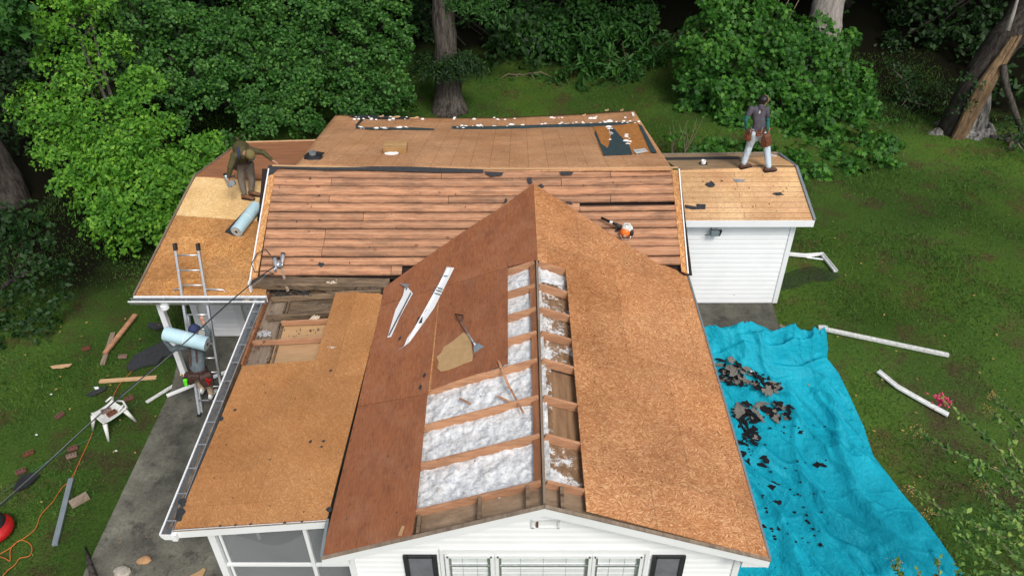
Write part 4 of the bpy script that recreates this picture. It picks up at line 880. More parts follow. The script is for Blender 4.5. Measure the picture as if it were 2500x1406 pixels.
bough_tree('forest tree in deep shade behind the left wing', gp(-13.5, 27), [(60, 150, 45, 24), (20, 200, 45, 24), (40, 330, 40, 22), (100, 60, 35, 24)], 'leaf_dark', 'rhomb', .15, 34, (-12, 29, 10))
# shrubs at the wood edge
def shrub(label, padpx, mat, shape='rhomb', size=.15, dens=22, name='wood_edge_shrub', flat=.8, cl=.34, per=22):
    pads = [pxpad(*a) for a in padpx]; c = sum((p[0] for p in pads), Vector())/len(pads); base = gp(c.x, c.y+.3)
    t = thing(name, label, 'shrub', base); P, Nn = crown_points(pads, dens, cl, per, flat=flat); leaves('crown', P, Nn, size, shape, mat, t)
    for k in range(5):
        b = MB(); e = Vector(pads[k % len(pads)][0]); b.tube([base+Vector((random.uniform(-.2, .2), 0, -.05)), base.lerp(e, .5)+Vector((0, 0, .2)), e], [.035, .025, .01], 6); b.build('stem', 'twig', t)
    return t
shrub('dim leafy shrub between the maple thicket and the broken tree', [(2180, 170, 40, 24), (2240, 210, 45, 24), (2200, 260, 50, 23.6), (2270, 290, 45, 23.4), (2230, 340, 45, 23), (2290, 230, 30, 24)], 'leaf_dark', size=.12, dens=16)
shrub('yellow green low bush right of the broken tree', [(2470, 330, 40, 20.5), (2500, 370, 40, 20)], 'leaf_mid', size=.1)
shrub('tall arching grassy thicket at the wood edge behind the rear lawn', [(1440, 110, 50, 27.5), (1520, 100, 55, 27.5), (1600, 110, 45, 27.5), (1460, 165, 50, 27), (1540, 160, 55, 27), (1600, 175, 40, 27), (1400, 150, 35, 27), (1640, 130, 35, 27.5)], 'leaf_mid', 'slim', .34, 16, per=26, cl=.45)
shrub('leafy weeds left of the arching thicket at the wood edge', [(1250, 205, 28, 27), (1310, 200, 28, 27), (1360, 195, 30, 27), (1200, 205, 20, 27)], 'leaf_mid', size=.14, flat=.5)
shrub('leafy weeds beside the maple thicket at the wood edge', [(1480, 215, 22, 26.6), (1540, 220, 22, 26.4), (1600, 220, 22, 26.4), (1640, 205, 24, 26.6)], 'leaf_mid', size=.12, flat=.5)
shrub('low weeds under the maple thicket beside the right wing', [(1990, 420, 22, 20.5), (2040, 430, 22, 20.3), (2100, 425, 24, 20.3), (1960, 400, 20, 20.8)], 'leaf_mid', size=.11, flat=.5)
shrub('small low weeds under the round leaved trees left of the rear roof', [(600, 325, 26, 22), (560, 335, 20, 21.5)], 'leaf_round', 'round', .1, flat=.6)
# far wood that reads as one dark mass
pads = []
for i in range(130):
    x = random.uniform(-30, 32); y = random.uniform(28, 44)+abs(x)*.0; pads.append((Vector((x, y, gz(x, y)+random.uniform(.2, 1.4))), random.uniform(.8, 1.8)))
for i in range(50):
    s = random.choice((-1, 1)); x = s*random.uniform(15 if s > 0 else 12.5, 26); y = random.uniform(17 if s < 0 else 23, 30); pads.append((Vector((x, y, gz(x, y)+random.uniform(.1, .9))), random.uniform(.6, 1.4)))
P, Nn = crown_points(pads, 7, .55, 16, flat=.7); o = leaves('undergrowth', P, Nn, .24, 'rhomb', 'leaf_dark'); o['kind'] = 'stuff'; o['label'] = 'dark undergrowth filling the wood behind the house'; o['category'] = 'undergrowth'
for i, (x, y, r_) in enumerate([(-8.5, 33, .16), (-1, 36, .2), (2.0, 31, .12), (5.9, 34, .2), (8.2, 37, .15), (12.8, 31, .2), (17.5, 33, .25), (20, 27, .2), (-15, 31, .22), (-19, 27, .2), (14.5, 36, .14), (-4.2, 30.5, .12)]):
    t = thing('slender_tree', ['thin', 'slim', 'dark', 'leaning'][i % 4]+' young trunk in the shaded wood behind the house', 'tree', gp(x, y), 'young trunks in the shaded wood'); t['label'] = 'dark young trunk deep in the shaded wood behind the house'
    trunk(t, [gp(x, y), gp(x+.1, y)+Vector((random.uniform(-.2, .2), 0, 4)), gp(x+.3, y)+Vector((random.uniform(-.5, .5), 0, 9))], (r_*1.2, r_, r_*.7), 'barkdark', k=9)
    canopy(t, (x, y+.5, 9.5), 3.8, 1500, .4, h=2.4)
# unseen canopy added low over the wood to darken it
P = np.stack([RNG.uniform(-34, 36, 30000), 23.5+RNG.random(30000)**1.4*34, RNG.uniform(7.4, 12.5, 30000)], 1); o = leaves('shade_canopy', P, unit(RNG.normal(size=(30000, 3))*.5+np.array([0, 0, 1])), .75, 'rhomb', 'leaf_dark'); o['kind'] = 'stuff'; o['label'] = 'unseen canopy added to shade the wood behind the house'; o['category'] = 'canopy'

# grass
def grass():
    n = 300000; x = RNG.uniform(-13.5, 15, n); y = 6.2+(27.5-6.2)*RNG.random(n)**1.25
    house_ = ((x > -7.45) & (x < 3.2) & (y < 13.2)) | ((x > -7.2) & (x < 5.6) & (y > 12.9) & (y < 18.3)) | ((x > -5.2) & (x < 3.4) & (y > 17) & (y < 21.2)) | ((x > 2) & (x < 5.45) & (y > 12.0) & (y < 13.6))
    nz = np.array([noise.noise(Vector((a*.55, b_*.55, 2.0))) for a, b_ in zip(x[::1], y[::1])])
    keep = ~house_ & (RNG.random(n) < np.clip(.62+nz*1.3, .12, 1)*(1-.65*np.exp(-((x-8.4)/1.6)**2-((y-9.6)/2.8)**2))); x, y, nz = x[keep], y[keep], nz[keep]; n = len(x)
    z = np.array([gz(a, b_) for a, b_ in zip(x, y)])
    h = RNG.uniform(.03, .085, n)*(1+.5*nz); w = RNG.uniform(.008, .016, n); th = RNG.uniform(0, 6.283, n); ln = RNG.uniform(.2, 1.1, n)*h; t2 = RNG.uniform(0, 6.283, n)
    base = np.stack([x, y, z-.005], 1); s = np.stack([np.cos(th)*w, np.sin(th)*w, 0*w], 1); tip = base+np.stack([np.cos(t2)*ln, np.sin(t2)*ln, h], 1)
    v = np.stack([base-s, base+s, tip], 1).reshape(-1, 3)
    o = npmesh('grass', v, np.arange(n*3), 3, 'blade'); o['kind'] = 'stuff'; o['label'] = 'short mown lawn grass around the house'; o['category'] = 'grass'
grass()
# crape myrtle at the lower right
t = thing('flowering_shrub', 'thin branched flowering shrub with a pink bloom at the lower right', 'shrub', gp(8.4, 5.2))
rootp = gp(8.4, 5.2); LP, LN, SP_ = [], [], []
stems = [([(2520, 1240), (2440, 1150), (2345, 1112), (2300, 1093), (2238, 1048)], 6.9, 'seed'), ([(2480, 1180), (2440, 1100), (2395, 1055), (2352, 1020), (2320, 995), (2296, 972)], 7.0, 'pink'), ([(2505, 1160), (2462, 1095), (2480, 1060), (2450, 1032), (2425, 1010), (2405, 998)], 7.0, 'seed'),
         ([(2500, 1330), (2400, 1290), (2280, 1232), (2250, 1208), (2222, 1190)], 6.4, 'seed'), ([(2520, 1400), (2420, 1300), (2330, 1262), (2262, 1252)], 6.2, 'seed'), ([(2215, 1450), (2200, 1410), (2188, 1372)], 6.2, 'seed'), ([(2260, 1450), (2246, 1420), (2240, 1390)], 6.1, 'none'), ([(2300, 1460), (2292, 1400), (2290, 1362)], 6.1, 'none'),
         ([(2500, 1290), (2440, 1230), (2410, 1200), (2388, 1180)], 6.6, 'seed'), ([(2510, 1060), (2490, 1020), (2440, 985), (2425, 965)], 7.1, 'seed'), ([(2530, 1350), (2450, 1250), (2380, 1130), (2350, 1110)], 6.5, 'none'), ([(2500, 1420), (2380, 1340), (2340, 1300)], 6.0, 'none')]
for pts, Y, tip in stems:
    W_ = [at(px, py, 'y', Y+.1*i) for i, (px, py) in enumerate(pts)]; b = MB(); W2 = [rootp.lerp(W_[0], .5)+Vector((.2, 0, .5))]+W_
    b.tube([rootp]+W2, [.012]+[.011-.008*i/len(W2) for i in range(len(W2))], 5); b.build('branch', 'twig', t)
    for i in range(len(W_)-1):
        n = max(5, int((W_[i+1]-W_[i]).length*70))
        for k in range(n): LP.append(W_[i].lerp(W_[i+1], random.random())+Vector((random.gauss(0, .028), random.gauss(0, .028), random.gauss(0, .028)))); LN.append((random.gauss(0, .6), random.gauss(-.2, .6), 1))
    e = W_[-1]
    if tip != 'none':
        b = MB()
        for k in range(60 if tip == 'pink' else 34): b.ell(e+Vector((random.gauss(0, .05), random.gauss(0, .03), random.gauss(0, .04)))+(W_[-2]-e).normalized()*random.uniform(-.03, .10), random.uniform(.005, .011) if tip != 'pink' else random.uniform(.01, .018), seg=6)
        o = b.build('blossom' if tip == 'pink' else 'seed_head', 'flower' if tip == 'pink' else 'seedhead', t); o['kind'] = 'stuff'
for i in range(420): px_, py_ = random.uniform(2330, 2500), random.uniform(1230, 1406); LP.append(at(px_, py_, 'y', random.uniform(6, 6.8))); LN.append((random.gauss(0, .6), random.gauss(0, .6), 1))
leaves('foliage', np.array([tuple(p) for p in LP]), np.array(LN), .08, 'rhomb', 'leaf_myrtle', t)

# ------------------------------------------------------------------ people
def dseg(P, a, b):
    ab = b-a; t = np.clip(((P-a)@ab)/max(1e-9, ab@ab), 0, 1); return np.linalg.norm(P-(a+t[:, None]*ab), axis=1), t
def body(root, caps, extra, voxel=.011):
    """caps: (a, ra, b, rb, material key, optional lateral squash vector); one continuous remeshed surface"""
    mb = MB()
    for c in caps:
        a, ra, b_, rb = Vector(c[0]), c[1], Vector(c[2]), c[3]; d = b_-a; L = max(1e-4, d.length); d.normalize()
        n = 10; prof = []
        k = 16
        for i in range(7): t = math.pi/2*i/6; prof.append((-ra*math.cos(t), ra*math.sin(t)+1e-4))
        for i in range(7): t = math.pi/2*i/6; prof.append((L+rb*math.sin(t), rb*math.cos(t)+1e-4))
        sq = c[5] if len(c) > 5 else None   # (direction, factor) flatten along a direction
        ref = d.orthogonal().normalized(); bb = d.cross(ref); vs = []
        for h, r in prof:
            for j in range(k):
                t = 2*math.pi*j/k; o = (ref*math.cos(t)+bb*math.sin(t))*r
                if sq: s = Vector(sq[0]).normalized(); o -= s*(o.dot(s)*(1-sq[1]))
                vs.append(a+d*h+o)
        m_ = len(prof)
        mb.add(vs, [(i*k+j, i*k+(j+1) % k, (i+1)*k+(j+1) % k, (i+1)*k+j) for i in range(m_-1) for j in range(k)]+[tuple(range(k))[::-1], tuple(range((m_-1)*k, m_*k))])
    for c, r, rot in extra: mb.ell(c, r, rot, 16)
    o = mb.build('tmp', 'skin'); rm = o.modifiers.new('r', 'REMESH'); rm.mode = 'VOXEL'; rm.voxel_size = voxel
    s = o.modifiers.new('s', 'SMOOTH'); s.factor = .5; s.iterations = 4
    dg = bpy.context.evaluated_depsgraph_get(); me = bpy.data.meshes.new_from_object(o.evaluated_get(dg)); bpy.data.objects.remove(o)
    keys = []
    for c in caps:
        if c[4] not in keys: keys.append(c[4])
    me.materials.clear()
    for k_ in keys: me.materials.append(M[k_])
    nf = len(me.polygons); cen = np.empty(nf*3); me.polygons.foreach_get('center', cen); cen = cen.reshape(-1, 3); best = np.full(nf, 9.); mi = np.zeros(nf, int)
    for c in caps:
        dd, t = dseg(cen, np.array(c[0], float), np.array(c[2], float)); dd = dd-(c[1]*(1-t)+c[3]*t); w = dd < best; best[w] = dd[w]; mi[w] = keys.index(c[4])
    me.polygons.foreach_set('material_index', mi.astype(np.int32)); me.polygons.foreach_set('use_smooth', [True]*nf); me.update()
    me.name = 'body'; ob = bpy.data.objects.new('body', me); S.collection.objects.link(ob); hang(ob, root); return ob
def hand(w, d, palm_n, s=1.0, curl=.6, mat='skin', thumb=1):
    """w wrist, d hand direction, palm_n palm normal: palm, four curled fingers and a thumb as capsules"""
    w, d, pn = Vector(w), Vector(d).normalized(), Vector(palm_n).normalized(); pn = (pn-d*pn.dot(d)).normalized(); sd = d.cross(pn).normalized()*thumb; C = []
    pal = w+d*.085*s
    for q in (-.028, -.009, .010, .028): C.append((w+sd*q*.5*s, .016*s, pal+sd*q*s, .013*s, mat))
    for q, L in ((-.031, .055), (-.011, .07), (.010, .075), (.031, .068)):
        b0 = pal+sd*q*s; b1 = b0+(d*math.cos(curl*.5)+pn*math.sin(curl*.5))*L*.55*s; b2 = b1+(d*math.cos(curl*1.6)+pn*math.sin(curl*1.6))*L*.6*s
        C.append((b0, .010*s, b1, .009*s, mat)); C.append((b1, .009*s, b2, .0075*s, mat))
    t0 = w+d*.02*s+sd*.025*s; t1 = t0+(d*.6+sd*.7+pn*.2).normalized()*.045*s; t2 = t1+(d*.8+sd*.1+pn*.5).normalized()*.035*s
    C += [(t0, .014*s, t1, .011*s, mat), (t1, .011*s, t2, .009*s, mat)]; return C
def shoe(root, ankle, toe, mat, sole='hole', h=.07):
    a, t = Vector(ankle), Vector(toe); d = (t-a); d.z = 0; d.normalize(); up = Vector((0, 0, 1)); heel = a-d*.07
    b = MB(); sd = d.cross(up); z0 = min(a.z, t.z)-.0
    g0 = Vector((a.x, a.y, t.z)); prof = [(-.08, .032, .06, .10), (-.05, .042, .09, .13), (.02, .044, .10, .14), (.07, .044, .075, .10), (.13, .050, .045, .07), (.18, .048, .035, .055), (.215, .028, .02, .035)]
    vs = []
    for x, w, h1, h2 in prof:
        for j in range(10):
            th = 2*math.pi*j/10; vs.append(g0+d*x+sd*math.cos(th)*w+up*(h2/2+math.sin(th)*h2/2))
    n = len(prof); b.add(vs, [(i*10+j, i*10+(j+1) % 10, (i+1)*10+(j+1) % 10, (i+1)*10+j) for i in range(n-1) for j in range(10)]+[tuple(range(10))[::-1], tuple(range((n-1)*10, n*10))])
    o = b.build('boot', mat, root, smooth=True)
    b = MB(); pts = [g0+d*x+sd*w*1.08*s_ for s_ in (1, -1) for (x, w, _, _) in (prof if s_ == 1 else prof[::-1])]; b.prism([p+up*-.006 for p in pts], up*.022); b.build('sole', sole, o)
    return o
def head_caps(c, fwd, up, sk='skin', r=.082):
    c, f, u = Vector(c), Vector(fwd).normalized(), Vector(up).normalized(); f = (f-u*f.dot(u)).normalized(); s = f.cross(u)
    C = [(c+u*.03-f*.015, r*1.02, c+u*.02+f*.02, r*.95, sk), (c-u*.055+f*.035, r*.62, c-u*.075+f*.055, r*.42, sk),
         (c+f*.085+u*.015, .011, c+f*.105-u*.02, .015, sk), (c+s*.08, .012, c+s*.085-u*.035, .012, sk), (c-s*.08, .012, c-s*.085-u*.035, .012, sk),
         (c+f*.088-u*.045+s*.018, .009, c+f*.088-u*.045-s*.018, .009, sk)]
    return C
def eyes(root, c, fwd, up):
    c, f, u = Vector(c), Vector(fwd).normalized(), Vector(up).normalized(); f = (f-u*f.dot(u)).normalized(); s = f.cross(u)
    for k in (-1, 1): b = MB(); b.ell(c+f*.082+u*.012+s*k*.032, .011, seg=8); b.build('eye', 'hair', root, smooth=True)
def surf_cap(root, name, c, fwd, up, mat, r=(.094, .105, .09), brim=None, brimmat=None, lift=.03):
    c, f, u = Vector(c), Vector(fwd).normalized(), Vector(up).normalized(); f = (f-u*f.dot(u)).normalized(); s = f.cross(u)
    rot = Matrix((s, f, u)).transposed(); b = MB(); b.ell(c+u*lift, r, rot, 20)
    vs = [Vector(v) for v in b.v]; keep = [i for i, v in enumerate(vs) if (v-c).dot(u) > -.012]; ks = set(keep); mp = {o: i for i, o in enumerate(keep)}
    b2 = MB(); b2.add([vs[i] for i in keep], [tuple(mp[i] for i in fc) for fc in b.f if all(i in ks for i in fc)]); o = b2.build(name, mat, root, smooth=True, thick=.006)
    if brim:
        b = MB(); n = 10; pts = [c+u*.005+s*math.sin(t)*.088+f*(.055+math.cos(t)*brim) for t in [(-1+2*i/n)*1.35 for i in range(n+1)]]
        b.prism(pts+[c+u*.01+s*.06+f*.05, c+u*.01-s*.06+f*.05], u*.006-f*0); b.build('cap_brim', brimmat or mat, o)
    return o
def band(root, name, c, n_, rx, ry, sx, w, mat, th=.012):
    """belt: elliptic band around c, normal n_, sx the wide axis"""
    c, n_ = Vector(c), Vector(n_).normalized(); sx = Vector(sx); sx = (sx-n_*sx.dot(n_)).normalized(); sy = n_.cross(sx); b = MB(); k = 24; vs = []
    for h, e in ((-w/2, 0), (w/2, 0), (w/2, th), (-w/2, th)):
        for j in range(k): t = 2*math.pi*j/k; vs.append(c+n_*h+sx*math.cos(t)*(rx+e)+sy*math.sin(t)*(ry+e))
    b.add(vs, [(i*k+j, i*k+(j+1) % k, ((i+1) % 4)*k+(j+1) % k, ((i+1) % 4)*k+j) for i in range(4) for j in range(k)]); return b.build(name, mat, root, smooth=False)
def pouch(root, c, out, w=.16, h=.22, d=.07, mat='leather', name='tool_pouch', down=(0, 0, -1)):
    c, o_, dn = Vector(c), Vector(out).normalized(), Vector(down).normalized(); s = o_.cross(dn).normalized(); b = MB(); vs = []
    for t, ww, dd in ((0, .85, .55), (.15, 1, .8), (.7, 1, 1), (.92, .85, .9), (1, .55, .5)):
        for (a, e) in ((-1, 0), (-.8, 1), (.8, 1), (1, 0)): vs.append(c+dn*h*t+s*a*w/2*ww+o_*e*d*dd)
    b.add(vs, [(i*4+j, i*4+j+1, (i+1)*4+j+1, (i+1)*4+j) for i in range(4) for j in range(3)]+[(i*4+3, i*4, (i+1)*4, (i+1)*4+3) for i in range(4)]+[(0, 1, 2, 3), (16, 17, 18, 19)])
    p = b.build(name, mat, root, bevel=.008)
    b = MB(); b.prism([c+dn*h*.35+s*w*.38+o_*(d*.95), c+dn*h*.35-s*w*.38+o_*(d*.95), c+dn*h*.8-s*w*.33+o_*d*1.05, c+dn*h*.8+s*w*.33+o_*d*1.05], o_*.03); b.build('pocket', mat, p, bevel=.006)
    return p
V = Vector
def J(px, py, Y): return at(px, py, 'y', Y)

# --- the man walking on the right wing ridge, seen from behind
t = thing('person', 'person in charcoal tee with teal sleeves and pale jeans walking along the right wing ridge', 'person', (4.9, 14.6, 2.6))
hc = J(1865, 246, 14.66); nk = J(1859, 256, 14.60); sL, sR = J(1834, 266, 14.56), J(1872, 268, 14.72)
eL, wL = J(1821, 292, 14.52), J(1822, 316, 14.62); eR, wR = J(1874, 296, 14.74), J(1876, 328, 14.66)
hL, hR = J(1840, 326, 14.56), J(1858, 328, 14.66); kL, kR = J(1830, 356, 14.62), J(1872, 358, 14.70)
aL, aR = J(1818, 386, 14.55), J(1875, 390, 14.55); aL.z = PD.z(0, 14.55)+.10; aR.z = PD.z(0, 14.45)+.10; aR.y = 14.45
ch = (sL+sR)/2; pel = (hL+hR)/2; side = (sR-sL).normalized(); fw = V((0, 0, 1)).cross(side)*1; fw = V((side.y*-1, side.x, 0)); fw = V((.75, .66, 0)).normalized(); flat = (V((-side.y, side.x, 0)), .62)
caps = [(ch+V((0, 0, -.06)), .15, pel+V((0, 0, .22)), .135, 'charcoal', flat), (ch+side*.10+V((0, 0, -.03)), .085, ch-side*.10+V((0, 0, -.03)), .085, 'charcoal', flat), (pel+V((0, 0, .2)), .14, pel+V((0, 0, .06)), .145, 'charcoal', flat),
        (sL, .06, sL.lerp(eL, .5), .055, 'charcoal'), (sR, .06, sR.lerp(eR, .5), .055, 'charcoal'), (sL.lerp(eL, .45), .047, eL, .042, 'teal'), (eL, .042, wL, .031, 'teal'), (sR.lerp(eR, .45), .047, eR, .042, 'teal'), (eR, .042, wR, .031, 'teal'),
        (nk+V((0, 0, -.07)), .07, nk+V((0, 0, -.02)), .06, 'charcoal'), (nk, .05, hc-V((0, 0, .05)), .05, 'skin'),
        (pel, .13, pel+V((0, 0, -.05)), .12, 'jeans', flat), (hL, .105, kL, .074, 'jeans'), (kL, .074, aL+V((0, 0, .03)), .062, 'jeans'), (hR, .105, kR, .074, 'jeans'), (kR, .074, aR+V((0, 0, .03)), .062, 'jeans')]
caps += head_caps(hc, V((.8, .35, -.35)), V((.3, .1, 1))) + hand(wR, (.1, .05, -1), (-.6, .4, 0), curl=.8) + hand(wL, (.3, .3, -1), (.6, .4, 0), curl=.8)
body(t, caps, [], .011)
b = MB(); b.ell(hc+V((-.025, -.035, .04)), (.097, .095, .084)); b.ell(hc+V((-.045, -.04, -.015)), (.075, .07, .075)); b.build('hair', 'hair', t, smooth=True); eyes(t, hc, V((.8, .35, -.35)), V((.3, .1, 1)))
shoe(t, aL-V((0, 0, .10)), aL-V((0, 0, .10))+V((.2, .08, 0)), 'bootdk'); shoe(t, aR-V((0, 0, .10)), aR-V((0, 0, .10))+V((.2, .05, 0)), 'bootdk')
band(t, 'tool_belt', pel+V((0, 0, .10)), (0, 0, 1), .165, .115, side, .06, 'leather')
pouch(t, pel+V((-.17, -.06, .12)), (-.9, -.5, 0), .14, .24, .09); pouch(t, pel+V((.12, -.13, .08)), (.5, -.9, 0), .19, .30, .11); pouch(t, pel+V((-.02, -.125, .11)), (0, -1, 0), .15, .10, .03)
for k, (dx, dz) in enumerate(((-.2, .16), (-.02, .13), (.02, .15), (.17, .14))):
    b = MB(); q = pel+V((dx, -.15, dz-.05)); b.tube([q, q+V((.01, -.01, .12))], .008, 6); b.build('hand_tool', ['alu', 'leather', 'alu', 'orange'][k], t)
b = MB(); pc = (ch+side*-.0+V((0, 0, -.02)))+V((-.01, -.105, .0)); b.box(pc, (.028, .006, .05)); b.box(pc+V((0, 0, .03)), (.016, .006, .02)); b.build('shirt_logo', 'whitedirty', t)

# --- the man bending over the left wing with a nail gun
Yf = 14.0
t = thing('person', 'person in olive shirt and grey trousers bending over the left wing with a nail gun', 'person', (-5.7, 14.2, 1.9))
fL = PC.at(600, 486); fR = PC.at(617, 478)          # feet on the sheathing
Yp = fL.y+.12
aA, aB = V((fL.x, fL.y, fL.z+.11)), V((fR.x, fR.y, fR.z+.11))
hA, hB = J(588, 404, Yp+.10), J(609, 402, Yp+.16); kA, kB = J(590, 445, Yp-.02), J(615, 444, Yp+.04)
shA, shB = J(572, 381, Yp-.30), J(612, 368, Yp-.22); rump = J(597, 376, Yp+.18); mid = J(589, 364, Yp-.02)
hd = J(611, 377, Yp-.46); elA, wrA = J(563, 408, Yp-.42), J(558, 432, Yp-.44); elB, wrB = J(642, 372, Yp-.25), J(664, 391, Yp-.40)
pel = (hA+hB)/2; ch = (shA+shB)/2; side = (shB-shA).normalized()
caps = [(pel+V((0, .02, .02)), .15, pel+V((0, -.02, .12)), .15, 'khakigrey', ((0, 1, 0), .85)), (pel+V((0, -.02, .15)), .135, mid, .18, 'olive'), (mid, .18, ch+V((0, .03, 0)), .155, 'olive'), (shA, .085, shB, .085, 'olive'),
        (shA, .075, elA, .062, 'olive'), (elA, .062, wrA, .042, 'olive'), (shB, .075, elB, .058, 'olive'), (elB, .058, wrB, .034, 'olive'), (ch, .06, hd, .052, 'skin'),
        (hA, .10, kA, .074, 'khakigrey'), (kA, .074, aA+V((0, 0, .04)), .058, 'khakigrey'), (hB, .10, kB, .074, 'khakigrey'), (kB, .074, aB+V((0, 0, .04)), .058, 'khakigrey')]
hf, hu = V((.45, -.55, -1)), V((.25, -.9, .35))
caps += head_caps(hd, hf, hu) + hand(wrA, (0, -.1, -1), (.9, -.3, 0), curl=1.1) + hand(wrB, (.75, -.2, -.35), (0, -.3, -1), curl=.4)
body(t, caps, [], .011)
surf_cap(t, 'cap', hd, hf, hu, 'capolive', (.10, .115, .098), brim=.085, brimmat='capgrey'); eyes(t, hd, hf, hu)
shoe(t, aA-V((0, 0, .10)), aA+V((.2, -.04, -.10)), 'boot'); shoe(t, aB-V((0, 0, .10)), aB+V((.22, -.02, -.10)), 'boot')
b = MB(); s0 = [pel+V((-.05, -.15, .16)), mid+V((-.02, -.09, .13)), ch+V((-.03, -.07, .125)), ch+V((-.02, -.14, .06)), ch+V((-.02, -.17, -.04))]
b.tube(s0, .022, 6); b.build('suspender', 'navy', t, smooth=True)
b = MB(); s0 = [p+V((.16, .02, -.01)) for p in s0]; b.tube(s0, .02, 6); b.build('suspender', 'leatherdk', t, smooth=True)
pouch(t, pel+V((-.16, -.05, .10)), (-.8, -.5, 0), .14, .18, .08, 'leatherdk'); band(t, 'tool_belt', pel+V((0, -.01, .10)), (0, .1, 1), .165, .155, (1, 0, 0), .05, 'leatherdk')

def nailgun(loc, d, up, label, held=True):
    """coil nailer: body barrel along d, handle, drum magazine"""
    c, d, u = V(loc), V(d).normalized(), V(up).normalized(); u = (u-d*u.dot(d)).normalized(); s = d.cross(u)
    g = thing('nail_gun', label, 'nail gun', c)
    b = MB(); b.lathe(c-d*.10, [(.0, 0), (.042, .0), (.045, .03), (.040, .09), (.032, .15), (.022, .18), (.016, .22), (.010, .27)], d, 14); b.build('barrel', 'alu', g, smooth=True)
    b = MB(); b.lathe(c-d*.13, [(.02, 0), (.046, .01), (.046, .04), (.04, .045)], d, 14); b.build('end_cap', 'black', g)
    b = MB(); b.tube([c-d*.04-u*.03, c-d*.05-u*.10, c-d*.06-u*.2], [.019, .017, .02], 8); b.build('handle', 'black', g, smooth=True)
    b = MB(); b.lathe(c+d*.08-u*.12-s*.03, [(.0, 0), (.062, .0), (.066, .012), (.066, .05), (.055, .062), (.0, .062)], s, 18); b.build('magazine', 'alu', g, smooth=False)
    b = MB(); b.box(c+d*.13-u*.05, d*.05, u*.03, s*.016); b.build('feed_arm', 'galv', g)
    return g
nailgun(J(553, 438, Yp-.46), (.08, -.3, -1), (-1, .1, -.15), 'silver nail gun hanging from the bending man’s hand over the pale sheet'.replace('’', ''), True)

# --- the ladder and the man carrying a roll up it
Lf = at(515, 1012, 'z', zs); yb_, yt_ = Lf.y, 12.02; xl = at(497, 1010, 'z', zs).x; 
def lad(t_): z = zs+(2.50-zs)*t_; return V((0, yb_+(yt_-yb_)*t_, z))
ld = thing('extension_ladder', 'aluminium extension ladder leaning on the left gutter above the concrete walk', 'ladder', (Lf.x, yb_, zs))
pL0, pR0 = at(518, 1015, 'y', lad(0).y), at(548, 1010, 'y', lad(0).y)
topL, topR = at(428, 604, 'y', yt_), at(484, 604, 'y', yt_)
botL = V((topL.x+.02, yb_, zs)); botL = at(488, 1012, 'y', yb_); botR = at(548, 1000, 'y', yb_); botL.z = botR.z = zs
def rail(a, c, nm='rail', w=.042, d=.075): b = MB(); b.beam(a, c, w, d, up=(0, -1, .3)); return b.build(nm, 'alu', ld, bevel=.004)
for a, c in ((botL, topL), (botR, topR)): rail(a, c)
for s_, (a, c) in ((1, (botL, topL)), (-1, (botR, topR))):
    e = V((-s_*.03 if False else s_*.035, .06, 0)); rail(a+e+V((0, 0, 0)), a.lerp(c, .60)+e, 'fly_rail', .026, .065)
nr = 11
for k in range(nr):
    t_ = (.09+.865*k/(nr-1)); a, c = botL.lerp(topL, t_), botR.lerp(topR, t_); b = MB(); b.tube([a, c], .017, 8); b.build('rung', 'alu', ld, smooth=True)
for c in (topL, topR): b = MB(); dd = (topL-botL).normalized(); b.beam(c-dd*.06, c+dd*.08, .055, .11, up=(0, -1, .3)); b.build('end_cap', 'black', ld, bevel=.015)
for c in (botL, botR): b = MB(); b.box(c+V((0, -.02, .02)), (.07, .09, .04)); b.build('foot', 'black', ld, bevel=.005)
b = MB(); so1 = at(424, 712, 'y', 11.72); so2 = at(550, 714, 'y', 11.72); l1, l2 = botL.lerp(topL, .685)+V((0, -.05, 0)), botR.lerp(topR, .685)+V((0, -.05, 0)); u1, u2 = botL.lerp(topL, .76), botR.lerp(topR, .76)
b.tube([l1, so1+V((0, -.02, -.02)), so1, so1+V((.03, .02, .05)), u1], .015, 6); b.build('standoff', 'alu', ld, smooth=True)
b = MB(); b.tube([l2, so2+V((-.03, -.02, -.02)), so2, so2+V((-.03, .02, .05)), u2], .015, 6); b.build('standoff', 'alu', ld, smooth=True)
t = thing('person', 'person in grey shirt and blue cap climbing the ladder under a pale blue roll', 'person', (-6.1, 10.7, .2))
def lyz(py_, off): # joint in front of the ladder plane, at pixel height
    return None
def JL(px, py, off):
    # ladder plane through botL, botR, topL
    P_l = Plane(botL, botR, topL); nn = P_l.n if P_l.n.y < 0 else -P_l.n
    d = ray(px, py); p = Vector(botL)+nn*off; return CAM+d*((p-CAM).dot(nn)/d.dot(nn))
hc = JL(474, 806, .30); shR, shL = JL(502, 838, .27), JL(454, 846, .27); elR, wrR = JL(509, 812, .16), JL(496, 786, .05); elL, wrL = JL(420, 852, .36), JL(402, 832, .44)
pel = JL(487, 912, .27); hpL, hpR = pel+V((-.09, 0, -.03)), pel+V((.09, 0, -.03)); knR, anR = JL(510, 934, .16), JL(515, 962, .07); knL, anL = JL(478, 925, .10), JL(494, 948, .05); ch = (shR+shL)/2+V((0, 0, -.05))
side = V((1, 0, 0)); flat = ((0, 1, .2), .68)
